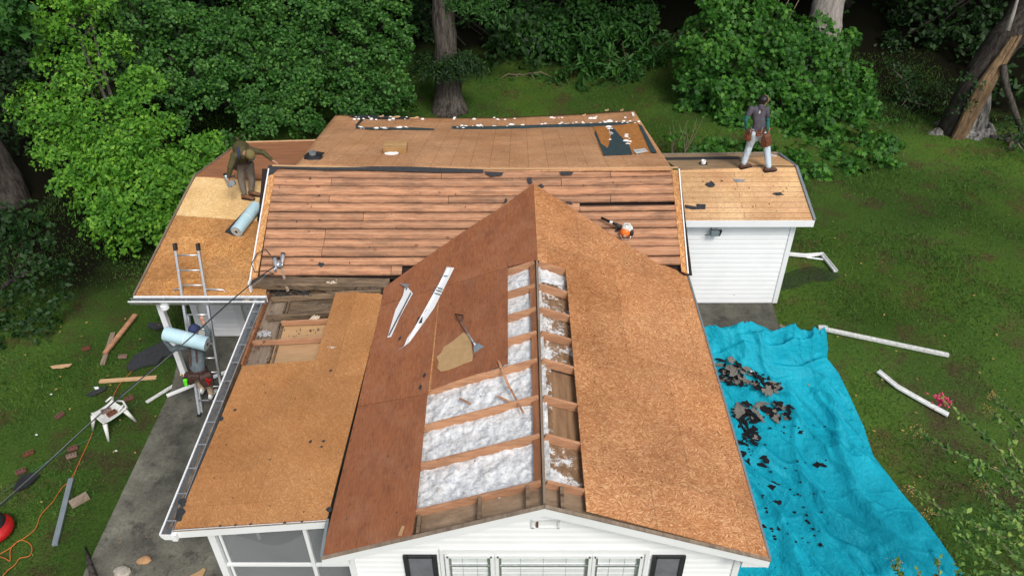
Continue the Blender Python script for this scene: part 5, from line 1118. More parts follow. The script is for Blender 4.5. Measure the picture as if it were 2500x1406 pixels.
caps = [(ch, .15, pel+V((0, 0, .16)), .14, 'greyshirt', flat), (shL+V((.05, 0, -.02)), .08, shR+V((-.05, 0, -.02)), .08, 'greyshirt', flat), (pel+V((0, 0, .14)), .14, pel+V((0, 0, .05)), .14, 'greyshirt', flat),
        (shL, .066, elL, .052, 'greyshirt'), (elL, .052, wrL, .037, 'greyshirt'), (shR, .066, elR, .05, 'greyshirt'), (elR, .05, wrR.lerp(elR, .35), .04, 'greyshirt'), (wrR.lerp(elR, .35), .036, wrR, .031, 'skin'),
        ((shL+shR)/2, .06, hc-V((0, 0, .06)), .052, 'skin'), (pel, .13, pel+V((0, 0, -.05)), .13, 'tan', flat),
        (hpR, .095, knR, .068, 'tan'), (knR, .068, anR, .05, 'tan'), (hpL, .095, knL, .068, 'tan'), (knL, .068, anL, .05, 'tan')]
caps += head_caps(hc, V((.25, 1, -.1)), V((0, 0, 1)))+hand(wrR, (-.1, .1, 1), (0, 1, 0), curl=1.2)+hand(wrL, (-.3, .3, 1), (.9, 0, 0), curl=.7)
body(t, caps, [], .011)
surf_cap(t, 'cap', hc, V((.25, 1, -.1)), V((0, 0, 1)), 'navy', (.098, .11, .095), brim=.08); eyes(t, hc, V((.25, 1, -.1)), V((0, 0, 1)))
for s_ in (-.075, .055):
    b = MB(); a, c = pel+V((s_*.8, -.12, .12)), ch+V((s_, -.125, .12)); b.beam(a, c, .035, .012, up=(0, -1, 0)); b.build('suspender', 'leatherdk', t)
band(t, 'tool_belt', pel+V((0, 0, .09)), (0, .1, 1), .17, .13, (1, 0, 0), .09, 'leatherdk'); pouch(t, pel+V((-.14, -.08, .10)), (-.6, -.8, 0), .2, .24, .10, 'leatherdk'); pouch(t, pel+V((.14, -.08, .10)), (.5, -.8, 0), .26, .30, .11, 'leatherdk'); pouch(t, pel+V((0, -.14, .12)), (0, -1, 0), .15, .11, .05, 'leatherdk')
b = MB(); q = pel+V((.21, -.19, -.02)); b.box(q, (.05, .03, .16)); b.box(q+V((.03, 0, .03)), (.09, .03, .03)); b.build('hand_tool', 'red', t, bevel=.006)
b = MB(); q = pel+V((-.20, -.20, -.04)); b.box(q, (.075, .05, .16)); b.build('chalk_box', 'green', t, bevel=.012)
b = MB(); q = pel+V((-.25, -.16, .10)); b.tube([q, q+V((-.0, -.03, .06))], .022, 8); b.build('hammer_head', 'softwood', t)
for an in (anR, anL): shoe(t, an+V((0, -.0, -.09)), an+V((.02, .2, -.09)), 'whitedirty')

# ------------------------------------------------------------------ rolls of underlay
def roll(a, b_, r, label, parent=None, tail=None):
    a, b_ = V(a), V(b_); ax = (b_-a); L = ax.length; ax.normalize(); g = thing('underlay_roll', label, 'roll', (a+b_)/2)
    b = MB(); b.lathe(a, [(r*.22, .0), (r*.985, .0), (r, .006), (r, L-.006), (r*.985, L), (r*.22, L)], ax, 28); b.build('wrapped_sheet', 'roll', g, smooth=False)
    for e, s_ in ((a, -1), (b_, 1)):
        for q, mt in ((.86, 'black'), (.80, 'whitedirty'), (.62, 'galv'), (.5, 'whitedirty'), (.30, 'black')):
            b = MB(); b.lathe(e+ax*s_*(.0035-.0015*0+(.004*(1-q))), [(0, 0), (r*q, 0), (r*q, .001), (0, .001)], ax*s_, 22); b.build('roll_layer', mt, g)
    b = MB(); b.lathe(a+ax*L*.5, [(r+.001, -.006), (r+.003, -.005), (r+.003, .005), (r+.001, .006)], ax, 28); b.build('band', 'white', g)
    return g
r1, r2 = J(402, 812, yb_+.35), J(506, 836, yb_+.35)
ra = JL(403, 814, .50); rb = JL(508, 836, .50); rb.y = ra.y-.12; rb = CAM+(rb-CAM)
roll(ra, rb, .135, 'pale blue underlay roll carried on the shoulder up the ladder')
qa, qb = PC.at(577, 566, .125), PC.at(626, 503, .125)
roll(qa, qb, .125, 'pale blue underlay roll lying on the left wing beside the planked slope')
deck('felt_strip', PC, [(548, 566), (608, 502), (622, 503), (590, 560), (572, 576)], 'felt', off=.012, th=.006, parent=None)
tag(bpy.data.objects['felt_strip'], 'black loose strip unrolled beside the pale blue roll on the left wing', 'strip')

# ------------------------------------------------------------------ tools on the roofs
gun2 = PB.at(672, 640, .09)
nailgun(gun2, (.25, -.9, -.25), (.2, .1, 1), 'dusty nail gun with its hose at the lower left corner of the planked slope')
nailgun(PB.at(690, 632, .10), (.1, -.9, -.3), (1, .0, .4), 'second silver nail gun lying right of the dusty one on the planked slope')
h = MB(); hp = [(660, 622), (648, 608), (628, 618), (614, 645), (622, 664), (650, 660), (668, 668), (640, 672), (612, 690)]
h.tube([PB.at(x, y, .05+.03*math.sin(i)) for i, (x, y) in enumerate(hp)], .009, 6); tag(h.build('hose', 'black', None, smooth=True), 'black looped hose at the lower left corner of the planked slope', 'hose')
def hosepath(px, r, mat, label, name, steps=8):
    P = [at(x, y, 'y', Y) for x, y, Y in px]; out = []
    for i in range(len(P)-1):
        p0, p1, p2, p3 = P[max(0, i-1)], P[i], P[i+1], P[min(len(P)-1, i+2)]
        for k in range(steps):
            s_ = k/steps; out.append(.5*((2*p1)+(p2-p0)*s_+(2*p0-5*p1+4*p2-p3)*s_*s_+(-p0+3*p1-3*p2+p3)*s_**3))
    out.append(P[-1]); b = MB(); b.tube(out, r, 7); tag(b.build(name, mat, None, smooth=True), label, 'hose')
hosepath([(672, 650, 11.75), (640, 672, 11.6), (560, 738, 11.0), (440, 846, 9.95), (300, 962, 8.9), (190, 1060, 8.2), (90, 1155, 7.7), (-60, 1290, 7.2)], .012, 'black', 'black air hose strung from the planked slope down past the ladder to the lower left', 'air_hose')
hosepath([(672, 652, 11.74), (600, 712, 11.3), (500, 796, 10.4), (380, 897, 9.4), (296, 968, 8.86), (225, 1027, 8.4), (100, 1142, 7.72), (-60, 1282, 7.22)], .003, 'galv', 'thin pale cord strung beside the black air hose', 'cord')
b = MB(); b.beam(PB.at(684, 640, .05), PP.at(703, 712, .04), .05, .03); tag(b.build('scrap_board', 'greyboard'), 'short grey board lying across the rotten eave below the nail guns', 'board')
# leaf blower
bl = thing('leaf_blower', 'orange and white leaf blower with black tube resting beside the right valley', 'leaf blower', PB.at(1530, 575))
c = PB.at(1527, 566, .12); b = MB(); b.ell(c, (.105, .10, .10)); b.build('engine_cover', 'orange', bl, smooth=True)
b = MB(); b.ell(c+V((.035, .03, .055)), (.115, .09, .085)); b.build('housing', 'whitedirty', bl, smooth=True)
b = MB(); b.ell(c+V((.11, -.02, -.01)), (.05, .06, .08)); b.build('intake', 'black', bl, smooth=True)
b = MB(); e1 = c+V((-.07, .07, .06)); e2 = PB.at(1468, 532, .10); b.tube([e1, e1.lerp(e2, .3), e1.lerp(e2, .32), e2], [.038, .036, .03, .026], 14); b.build('blower_tube', 'black', bl, smooth=True)
b = MB(); m1 = e1.lerp(e2, .5); dd = (e2-e1).normalized(); b.tube([m1-dd*.03, m1+dd*.03], .032, 12); b.build('tube_sticker', 'whitedirty', bl)
b = MB(); b.tube([c+V((-.06, .02, .10)), c+V((-.02, .04, .16)), c+V((.06, .04, .165)), c+V((.12, .02, .09))], .017, 8); b.build('handle', 'whitedirty', bl, smooth=True)
b = MB(); b.tube([c+V((-.11, -.06, -.02)), c+V((-.06, -.10, -.10)), c+V((.08, -.10, -.11)), c+V((.1, -.06, -.06))], .008, 6); b.build('base_frame', 'alu', bl)
b = MB(); b.lathe(c+V((-.02, -.095, -.03)), [(.03, 0), (.03, .012), (.0, .012)], (0, -1, 0), 12); b.build('fuel_cap', 'tan', bl)
# shovel
sv = thing('shovel', 'shingle shovel with a D handle lying on the red plywood', 'shovel', PL.at(1150, 820))
hA, hB, hC = PL.at(1120, 768, .07), PL.at(1125, 785, .06), PL.at(1160, 842, .05)
b = MB(); b.tube([hB, hC], [.013, .014], 10); b.build('shaft', 'alu', sv, smooth=True)
sd_ = (PL.at(1131, 770, .07)-hA)*.9; b = MB(); b.tube([hB, hA-sd_*.7+(hB-hA)*.5, hA-sd_, hA+sd_, hA+sd_*.8+(hB-hA)*.5, hB], .012, 8); b.build('grip', 'leatherdk', sv, smooth=True)
b = MB(); k1, k2, k3, k4 = PL.at(1156, 842, .04), PL.at(1168, 838, .04), PL.at(1182, 846, .012), PL.at(1157, 862, .012); b.prism([k1, k2, k3, k4], PL.n*.004); b.build('blade', 'galv', sv)
b = MB(); b.tube([hC.lerp(hB, .12), hC.lerp(k3, .3)], [.02, .016], 8); b.build('socket', 'galv', sv)
# plywood scrap, flashing pieces, felt scraps on the gable roof
def flat_thing(plane, px, mat, th, label, cat, name, off=.004, lift=None):
    pts = [plane.at(x, y, off) for x, y in px]; b = MB(); b.prism(pts, plane.n*th); return tag(b.build(name, mat), label, cat)
flat_thing(PL, [(1084, 848), (1100, 838), (1116, 826), (1132, 812), (1146, 818), (1150, 830), (1155, 868), (1153, 881), (1132, 888), (1112, 897), (1092, 904), (1076, 907), (1068, 900), (1072, 884), (1066, 872), (1078, 862)], 'scrapply', .012, 'torn piece of pale plywood lying beside the shovel', 'plywood scrap', 'plywood_scrap')
fl = thing('flashing', 'long white metal flashing strip lying diagonally on the red plywood', 'flashing', PL.at(1040, 750))
b = MB(); b.prism([PL.at(x, y, .012) for x, y in ((1091, 652), (1109, 654), (1060, 752), (1001, 834), (986, 846), (994, 826), (1040, 760))], PL.n*.004); b.build('strip', 'white', fl)
b = MB(); b.beam(PL.at(1094, 655, .03), PL.at(998, 829, .03), .008, .03, up=PL.n); b.build('folded_edge', 'white', fl)
for (a, c) in (((1062, 700), (1080, 706)), ((1060, 707), (1078, 712)), ((1056, 714), (1076, 720)), ((1074, 674), (1092, 674))): b = MB(); b.beam(PL.at(*a, .03), PL.at(*c, .03), .015, .02); b.build('tape', 'galv', fl)
b = MB(); b.prism([PL.at(x, y, .019) for x, y in ((1021, 774), (1032, 773), (1030, 788), (1016, 790))], PL.n*.003); b.build('felt_patch', 'felt', fl)
b = MB(); b.tube([PL.at(986, 846, .01), PL.at(972, 853, .02)], [.006, .003], 5); b.build('bent_tip', 'alu', fl)
fl = thing('flashing', 'short folded white flashing piece left of the long strip', 'flashing', PL.at(980, 760))
b = MB(); b.prism([PL.at(x, y, .012) for x, y in ((990, 696), (1008, 716), (978, 770), (955, 822), (946, 824), (966, 756), (984, 722))], PL.n*.005); b.build('strip', 'white', fl)
b = MB(); b.prism([PL.at(975, 692, .05), PL.at(1000, 694, .03), PL.at(992, 710, .02), PL.at(988, 700, .03)], PL.n*.004); b.build('folded_end', 'alu', fl)
b = MB(); b.beam(PL.at(1004, 716, .02), PL.at(950, 820, .02), .008, .05, up=PL.n); b.build('folded_edge', 'alugutter', fl)
rs = random.Random(5)
def scrap(plane, px, py, r, mat, label, name='felt_scrap', cat='scrap', off=.006, th=.003, group=None, n=9, asp=1.0, rot=None):
    c = plane.at(px, py, off) if plane else gnd(px, py, off); nn = plane.n if plane else V((0, 0, 1)); a = nn.orthogonal().normalized(); e = nn.cross(a); th0 = rs.uniform(0, 6.28) if rot is None else rot; pts = []
    for i in range(n):
        t_ = 2*math.pi*i/n; q = r*rs.uniform(.45, 1.15); x, y = math.cos(t_)*q*asp, math.sin(t_)*q/asp; pts.append(c+a*(x*math.cos(th0)-y*math.sin(th0))+e*(x*math.sin(th0)+y*math.cos(th0)))
    b = MB(); b.prism(pts, nn*th); return tag(b.build(name, mat), label, cat, group)
scrap(PD, 1733, 450, .10, 'felt', 'largest torn black felt scrap on the tan right wing'); scrap(PD, 1899, 474, .10, 'felt', 'thin torn black felt scrap near the right edge of the right wing', asp=1.5)
scrap(PD, 1762, 442, .03, 'felt', 'tiny black felt scrap near the top of the right wing')
flat_thing(PD, [(1788, 437), (1818, 439), (1817, 445), (1796, 445)], 'alu', .006, 'small grey metal strip on a black patch on the right wing', 'metal strip', 'metal_strip')
flat_thing(PD, [(1672, 500), (1700, 505), (1700, 498), (1723, 499), (1722, 511), (1690, 512), (1672, 508)], 'felt', .004, 'ragged black felt patch at the lower left corner of the right wing', 'scrap', 'felt_scrap')
scrap(PB, 783, 646, .06, 'felt', 'small black felt triangle low on the planked slope'); scrap(PB, 779, 477, .035, 'felt', 'tiny black felt scrap in the middle of the planked slope'); scrap(PB, 757, 436, .03, 'felt', 'tiny black felt scrap high on the planked slope')
scrap(PB, 1292, 440, .09, 'felt', 'black felt flap on the planks at the tip of the gable ridge'); scrap(PB, 1322, 455, .06, 'felt', 'black felt flap right of the tip of the gable ridge'); scrap(PB, 1390, 495, .05, 'felt', 'black felt flap half way down the right valley', asp=1.4); scrap(PB, 1235, 492, .06, 'felt', 'black felt flap beside the left valley', asp=1.4)
scrap(PB, 1508, 562, .06, 'felt', 'black felt scrap just left of the leaf blower', asp=1.3)
for x, y, r_, l in [(808, 904, .03, 'tiny black scrap on the upper part of the porch roof'), (758, 1077, .03, 'tiny black scrap in the middle of the porch roof'), (789, 1077, .028, 'tiny black scrap right of the middle of the porch roof'), (785, 1090, .022, 'tiniest black scrap near the middle of the porch roof'), (803, 1243, .05, 'black scrap at the lower right corner of the porch roof'), (574, 1000, .03, 'tiny black scrap near the gutter on the porch roof')]:
    scrap(PP, x, y, r_, 'felt', l)
for x, y, r_, l in [(446, 1226, .07, 'upper torn felt patch at the lower left edge of the porch roof'), (440, 1255, .10, 'larger torn felt patch at the lower left edge of the porch roof'), (540, 1022, .05, 'torn felt patch half way along the porch gutter')]: scrap(PP, x, y, r_, 'felt', l, asp=1.3)
for i, x in enumerate((538, 575, 612, 695, 737)): scrap(PP, x, 1283-i*.8*3, .025, 'felt', 'small black felt remnant on the front edge of the porch roof', group='felt remnants along the porch front edge')
for x, y, r_, l in [(1037, 915, .04, 'upper black scrap left of the wide roof opening'), (1026, 945, .045, 'lower black scrap left of the wide roof opening'), (976, 826, .04, 'black scrap at the tip of the long flashing')]: scrap(PL, x, y, r_, 'felt', l, asp=1.3)
for (p, q), l in [(((1217, 880), (1245, 950)), 'pale splintered lath lying across the first rafter of the wide opening'), (((1246, 948), (1278, 1008)), 'splintered lath end sunk in the white insulation'), (((1214, 966), (1248, 982)), 'short dark wood splinter on the white insulation'), (((1122, 972), (1150, 986)), 'small brown splinter on the left of the white insulation')]:
    b = MB(); b.beam(PL.at(*p, .03 if p[1] < 900 else -.04), PL.at(*q, -.02 if p[1] < 960 else -.08), .035 if 'splinter' in l[:20] and 'pale' in l else .03, .012); tag(b.build('lath', 'lumber'), l, 'lath')
flat_thing(PL, [(972, 1307), (982, 1283), (988, 1284), (980, 1308)], 'paleply', .01, 'pale wood chip near the front edge of the red plywood', 'wood chip', 'wood_chip')
deck('ridge_felt', PB, [(1180, 419), (1230, 421), (1225, 428), (1200, 431), (1190, 426)], 'felt', off=.022, th=.003)
deck('ridge_felt', PB, [(1365, 419), (1400, 420), (1396, 427), (1372, 428)], 'felt', off=.022, th=.003)
# things on the rear roof
bx = thing('box', 'brown cardboard box lying on the rear roof', 'box', epx(966, 362)); c = epx(966, 362, .10); b = MB(); b.box(c, (.52, .34, .18)); b.build('carton', 'card', bx, bevel=.006)
b = MB(); b.box(c+V((0, 0, .0915)), (.52, .05, .003)); b.build('tape', 'scrapply', bx)
c = epx(955, 375, .02); b = MB(); b.ell(c, (.16, .07, .02)); b.ell(c+V((.1, .0, .01)), (.07, .05, .02)); tag(b.build('plastic_wrap', 'foamwhite', smooth=True), 'crumpled white wrap in front of the cardboard box', 'wrap')
c = epx(765, 386, .01); cp_ = thing('vent_boot', 'black rubber vent boot lying left on the rear roof', 'vent boot', c)
b = MB(); b.lathe(c, [(.19, 0), (.2, .02), (.16, .05), (.12, .06), (.08, .09)], k=18); b.build('boot_flange', 'black', cp_, smooth=True); b = MB(); b.lathe(c, [(.075, .08), (.075, .15), (.055, .15), (.055, .09)], k=16); b.build('collar', 'galv', cp_)
b = MB(); b.prism([c+V(q) for q in ((-.2, -.02, .06), (-.1, .16, .07), (.08, .17, .06), (.24, .1, .07), (.2, -.0, .06))], (0, 0, .01)); b.build('flap', 'black', cp_)
def strip(px, mat, th, label, name, off=.012, kind=None, ):
    pts = [epx(x, y, off) for x, y in px]; b = MB(); b.prism(pts, PE.n*th); return b.build(name, mat, house, label=label)
strip([(870, 308), (878, 312), (1012, 312), (1060, 315), (1060, 318), (900, 316), (868, 313)], 'bluefelt', .006, 'dark felt band on the rear roof', 'felt_band')
strip([(1104, 309), (1210, 309), (1330, 306), (1470, 302), (1555, 298), (1557, 304), (1470, 309), (1330, 312), (1210, 316), (1104, 315)], 'bluefelt', .006, None, 'felt_band')
strip([(850, 283), (880, 281), (1000, 287), (998, 291), (890, 289), (872, 308), (868, 306), (882, 290)], 'felt', .006, None, 'felt_band')
strip([(1448, 308), (1556, 298), (1605, 372), (1470, 381)], 'tornosb', .006, 'torn orange strand board patch on the rear roof', 'torn_patch')
strip([(1454, 318), (1468, 352), (1484, 362), (1491, 338), (1489, 308), (1497, 312), (1516, 334), (1535, 352), (1544, 377), (1474, 381), (1452, 325)], 'bluefelt', .006, 'dark blue felt left on the torn patch', 'felt_patch', off=.02)
strip([(1558, 304), (1566, 306), (1604, 374), (1588, 372)], 'bluefelt', .006, None, 'felt_patch', off=.022)
strip([(1545, 367), (1574, 363), (1582, 370), (1553, 376)], 'whitedirty', .01, 'white panel scrap', 'panel_scrap', off=.026)
fx = [(878+rs.uniform(-4, 4), 311+rs.uniform(-2, 2)) for _ in range(4)]+[(rs.uniform(880, 1010), 313+rs.uniform(-3, 2)) for _ in range(20)]+[(rs.uniform(1105, 1560), 0) for _ in range(50)]+[(rs.uniform(860, 1040), 289+rs.uniform(-4, 5)) for _ in range(18)]+[(rs.uniform(1040, 1540), 285) for _ in range(16)]+[(1490+rs.uniform(-5, 5), 316+rs.uniform(-6, 30)) for _ in range(14)]+[(1534+rs.uniform(-8, 8), 338+rs.uniform(-10, 16)) for _ in range(20)]+[(1470+rs.uniform(-14, 8), 340+rs.uniform(-20, 20)) for _ in range(10)]
fo = MB()
for i, (x, y) in enumerate(fx[:140]):
    if y == 0: y = 312-(x-1105)*.028+rs.uniform(-5, 2)
    if y == 285: y = 291-abs(x-1290)*.02+rs.uniform(-3, 4)
    r_ = rs.uniform(.012, .04)*(1.7 if rs.random() < .15 else 1); fo.ell(epx(x, y, .015), (r_*1.4, r_, r_*.7), seg=8)
o = fo.build('foam_residue', 'foamwhite', house); o['kind'] = 'stuff'; o['label'] = 'bits of white foam stuck along the felt bands'
for i, (x, y, w) in enumerate([(960, 285, 26), (1010, 287, 20), (1365, 287, 6), (1425, 280, 8), (1480, 268, 10), (1517, 268, 8), (930, 283, 12)]):
    b = MB(); c = epx(x, y+2, .02); b.ell(c, (w*.006, .03, .02), seg=8); b.ell(c+V((w*.005, .0, .02)), (w*.003, .02, .03), seg=8); tag(b.build('wood_splinter', 'softwood'), 'pale splinter sticking up from the rear eave of the sagging roof', 'splinter', 'splinters along the rear eave')
# pipe stub on the right wing ridge, felt behind it
c = PDr.at(1717, 399, .02); pv = thing('vent_pipe', 'small white vent pipe stub on the right wing ridge', 'vent pipe', c); b = MB(); b.lathe(c, [(.05, 0), (.05, .07), (.035, .07), (.035, .03)], k=14); b.build('pipe', 'foamwhite', pv); b = MB(); b.lathe(c, [(.09, -.012), (.085, .0), (.0, .0)], k=14); b.build('pipe_flange', 'black', pv)
deck('lifted_sheet', PDr, [(1822, 401), (1945, 404), (1900, 381), (1806, 388)], 'ply_tan', off=.03, th=.012); deck('gap', PDr, [(1608, 385), (1800, 382), (1820, 389), (1614, 391)], 'felt', off=.006, th=.003)
b = MB(); b.beam(PDr.at(1868, 377, .03), PDr.at(1895, 382, .03), .03, .03); b.build('trim_end', 'white', house)
# floodlight under the right wing eave
c = at(1743, 560, 'y', 13.3); flt = MB(); flt.box(c+V((0, -.10, -.02)), (.17, .10, .11)); fo_ = flt.build('floodlight', 'galv', house, bevel=.008)
b = MB(); b.box(c+V((0, -.02, .04)), (.10, .04, .10)); b.build('mount', 'whitedirty', fo_); b = MB(); b.prism([c+V(q) for q in ((.085, -.15, .03), (.13, -.15, .05), (.10, -.15, -.07), (.085, -.15, -.07))], (0, .08, 0)); b.build('visor', 'black', fo_)
b = MB(); b.tube([c+V((-.08, -.1, -.06)), c+V((-.16, -.1, -.07)), c+V((-.19, -.08, -.08))], .008, 5); b.build('sensor_arm', 'black', fo_)
# debris of the opened porch corner: individual chips
def chips(plane, x0, x1, y0, y1, n, mat, label, group, name='bark_chip', off=-.08, rr=(.012, .04), cat='debris'):
    b = MB(); nn = plane.n; a = nn.orthogonal().normalized(); e = nn.cross(a)
    for i in range(n):
        c = plane.at(rs.uniform(x0, x1), rs.uniform(y0, y1), off+rs.uniform(0, .012)); r = rs.uniform(*rr); asp = rs.choice((1, 1.4, 1.8)); th0 = rs.uniform(0, 6.28); pts = []
        for k in range(6): t_ = k*1.047; q = r*rs.uniform(.45, 1.15); x, y = math.cos(t_)*q*asp, math.sin(t_)*q/asp; pts.append(c+a*(x*math.cos(th0)-y*math.sin(th0))+e*(x*math.sin(th0)+y*math.cos(th0)))
        b.prism(pts, nn*.005)
    tag(b.build(name, mat), group, cat, kind='stuff')
chips(PP, 660, 760, 694, 722, 120, 'felt', 'dark rotten chip heaped where the porch gutter meets the planked slope', 'rotten chips heaped at the top of the porch gutter', off=-.02)
chips(PP, 760, 830, 738, 762, 22, 'shinglegrey', 'grey crumb of rot on the opened porch ceiling', 'crumbs on the porch ceiling', off=-.12, rr=(.01, .03)); chips(PP, 655, 940, 700, 722, 110, 'rotten', '', 'rotten wood crumbs under the eave board', 'rot_crumbs', off=-.06, rr=(.012, .035)); chips(PP, 600, 668, 715, 890, 60, 'leatherdk', '', 'rotten crumbs along the porch gutter', 'rot_crumbs', off=-.03, rr=(.01, .025)); chips(PP, 690, 800, 800, 824, 18, 'felt', 'dark crumb on the pale ceiling board of the porch', 'dark crumbs on the pale porch ceiling board', off=-.115, rr=(.008, .022))
chips(PP, 840, 935, 700, 710, 16, 'felt', 'dark rotten chip below the rotten eave board', 'rotten chips below the eave board', off=-.02, rr=(.01, .03))
def tuft(c, r, n, mat, label, name='insulation_tuft', parent=None):
    b = MB()
    for i in range(n*3): q_ = rs.uniform(.07, .2)*r; b.ell(V(c)+V((rs.gauss(0, r*.45), rs.gauss(0, r*.35), abs(rs.gauss(0, r*.10)))), (q_*1.4, q_, q_*.6), seg=7)
    return tag(b.build(name, mat, smooth=True), label, 'insulation')
tuft(PP.at(645, 815, -.13), .11, 40, 'insulgrey', 'white insulation spilled on the grey porch ceiling board'); tuft(PB.at(812, 688, -.04), .1, 34, 'foam', 'beige clump of insulation on the rotten eave board'); tuft(PP.at(768, 776, -.03), .09, 26, 'foam', 'beige clump of insulation on the second porch rafter'); tuft(PP.at(811, 848, .02), .05, 12, 'foam', 'little beige clump on the porch roof beside the opening'); tuft(at(600, 737, 'y', 11.5), .07, 18, 'foam', 'beige clump of insulation lying in the left gutter')
chips(PB, 640, 1640, 420, 670, 36, 'felt', 'speck of black felt on the planked slope', 'specks of felt on the planks', 'felt_speck', off=.014, rr=(.008, .02)); chips(PL, 820, 1230, 700, 1300, 30, 'felt', 'speck of black felt on the red plywood', 'specks of felt on the red plywood', 'felt_speck', off=.004, rr=(.005, .014)); chips(PP, 470, 790, 920, 1270, 26, 'felt', 'speck of black felt on the porch roof', 'specks of felt on the porch roof', 'felt_speck', off=.004, rr=(.005, .015))
chips(PR, 1420, 1820, 700, 1330, 26, 'leather', 'brown speck on the right slope of the gable', 'specks on the right slope', 'dirt_speck', off=.004, rr=(.005, .014)); chips(PD, 1690, 1960, 420, 530, 26, 'leather', 'brown speck on the tan right wing', 'specks on the right wing', 'dirt_speck', off=.004, rr=(.006, .018))
chips(PE, 800, 1560, 300, 380, 24, 'leather', 'brown speck on the rear roof', 'specks on the rear roof', 'dirt_speck', off=-.03, rr=(.006, .014))

# ------------------------------------------------------------------ blue tarp with its heap of torn shingles
right = [(1722, 800), (1781, 804), (1841, 808), (1911, 820), (2007, 830), (2023, 856), (2019, 883), (2047, 916), (2077, 976), (2107, 1041), (2132, 1117), (2162, 1154), (2207, 1212), (2253, 1267), (2298, 1328), (2350, 1403), (2420, 1500)]
def tarp():
    R_ = [gnd(*p) for p in right[4:]]; top = [gnd(*p) for p in right[:5]]
    # rows run from the bunched far end to the near end
    rows = 260; cols = 140; vs = []
    ylist = [p.y for p in R_]
    y_far, y_near = R_[0].y+.05, R_[-1].y
    yy = [q.y for q in R_]; xx = [q.x for q in R_]
    for j in range(rows+1):
        v = j/rows; y = y_far+(y_near-y_far)*v
        k = np.interp(-y, [-q for q in yy], xx); xr2 = float(k)
        for i in range(cols+1):
            u = i/cols; x0 = 2.98; x = x0+(xr2-x0)*u
            yo = y
            p = V((x, y, 0)); w = noise.noise(V((x*.7, y*.7, 3)))
            yo += .10*noise.noise(V((x*1.7, y*.9, 9)))*(1 if v > .03 else 1)
            a = x*.86+y*.50; b_ = -x*.5+y*.86     # long folds run down and to the right
            wa = .35*noise.noise(V((x*.8, y*.8, 4)))+.12*noise.noise(V((x*2.5, y*2.5, 8)))
            def rdg(p_, q_, sd, k_): return max(0, 1-abs(noise.noise(V((p_, q_, sd)))*k_*1.7))**.9
            r1_ = rdg(a*.9+wa, b_*.20, 1, 4.0); r2_ = rdg(a*2.3+wa*1.2, b_*.33+wa, 5, 4.5); r3_ = rdg(a*3.6+wa*2, b_*1.5-a*.8, 11, 4.5); r4_ = rdg(x*1.3+wa*2, y*2.3, 21, 5)
            msk = .5+.5*noise.noise(V((x*.9, y*.9, 31)))
            hgt = .17*r1_**1.2+.10*r2_**1.2*(.25+msk)+.006*r3_*msk+.028*r4_*(1-msk)+.003*noise.fractal(V((x*5, y*5, 2)), 1.0, 2.0, 4)+.05*noise.noise(V((x*.8, y*.5, 6)))
            bunch = math.exp(-((v-.06)/.07)**2); hgt += bunch*(.22+.36*rdg(x*.8+wa, y*2.6, 7, 2.2)+.12*rdg(x*2.2, y*3+wa*2, 17, 2.6))
            rid = math.exp(-((u-.82-.05*math.sin(v*7))/.035)**2)*min(1, max(0, (v-.1)*6)); hgt += .14*rid
            rid2 = math.exp(-((u-.60-.08*math.sin(v*5+1))/.025)**2)*min(1, max(0, (v-.12)*5)); hgt += .07*rid2
            hp = math.exp(-(((x-3.9)/.8)**2+((y-11.6)/.9)**2)); hgt = hgt*(1-.6*hp)+.04*hp
            e = min(1, min(u*9+.4, (1-u)*14, v*40+.15)); hgt *= e
            gg = gz(x, yo); gg += sm((yo-11.8)/.4)*sm((5.75-x)/.35)*(.03-gg); vs.append(V((x, yo, gg+.035+hgt)))
    b = MB(); n = cols+1; b.add(vs, [(j*n+i, j*n+i+1, (j+1)*n+i+1, (j+1)*n+i) for j in range(rows) for i in range(cols)])
    o = b.build('tarp', 'tarp', None, smooth=True); return tag(o, 'big wrinkled turquoise tarp spread on the lawn along the right side of the house', 'tarp')
tp = tarp()
bpy.context.view_layer.update()
from mathutils.bvhtree import BVHTree
_bm = bmesh.new(); _bm.from_mesh(tp.data); _bvh = BVHTree.FromBMesh(_bm); _off = tp.location.copy()
def tarp_hit(px, py):
    d = ray(px, py); h_ = _bvh.ray_cast(CAM-_off, d)
    return (h_[0]+_off, h_[1]) if h_[0] is not None else (gnd(px, py, .1), V((0, 0, 1)))
def shard(px, py, r, mat, lift, label, group, tilt=.13, n=13, asp=1.25, name='shingle_scrap'):
    c, nn = tarp_hit(px, py); c = c+V((0, 0, lift)); nn = (V((0, 0, 1))+V((rs.gauss(0, tilt), rs.gauss(0, tilt), 0))).normalized(); a = nn.orthogonal().normalized(); e = nn.cross(a); th0 = rs.uniform(0, 6.28); pts = []
    for i in range(n):
        t_ = 2*math.pi*i/n; q = r*rs.choice((.45, .7, .95, 1.1, 1.25)); x, y = math.cos(t_)*q*asp, math.sin(t_)*q/asp; pts.append(c+a*(x*math.cos(th0)-y*math.sin(th0))+e*(x*math.sin(th0)+y*math.cos(th0))+nn*rs.gauss(0, r*.06))
    b = MB(); b.prism(pts, nn*.004); tag(b.build(name, mat), label, 'shingle scrap', group)
heap = []
for i in range(210):
    u, v_ = rs.random(), rs.random(); x = 1752+u*155; y = 873+u*62+v_*(62-40*u)
    if i % 5 in (1, 3): x = 1782+u*152; y = 990+v_*42-8*u
    if i % 12 == 5: x = 1805+u*40; y = 1025+v_*60
    heap.append((x, y))
for i, (x, y) in enumerate(heap):
    g = rs.random() < .34; shard(x, y, rs.choice((.03, .04, .05, .065, .08, .10)), 'shinglegrey' if g else 'shingle', rs.uniform(.005, .05), ('torn grey' if g else 'torn black')+' shingle piece in the heap on the turquoise tarp', ('grey' if g else 'black')+' shingle pieces in the heap on the tarp')
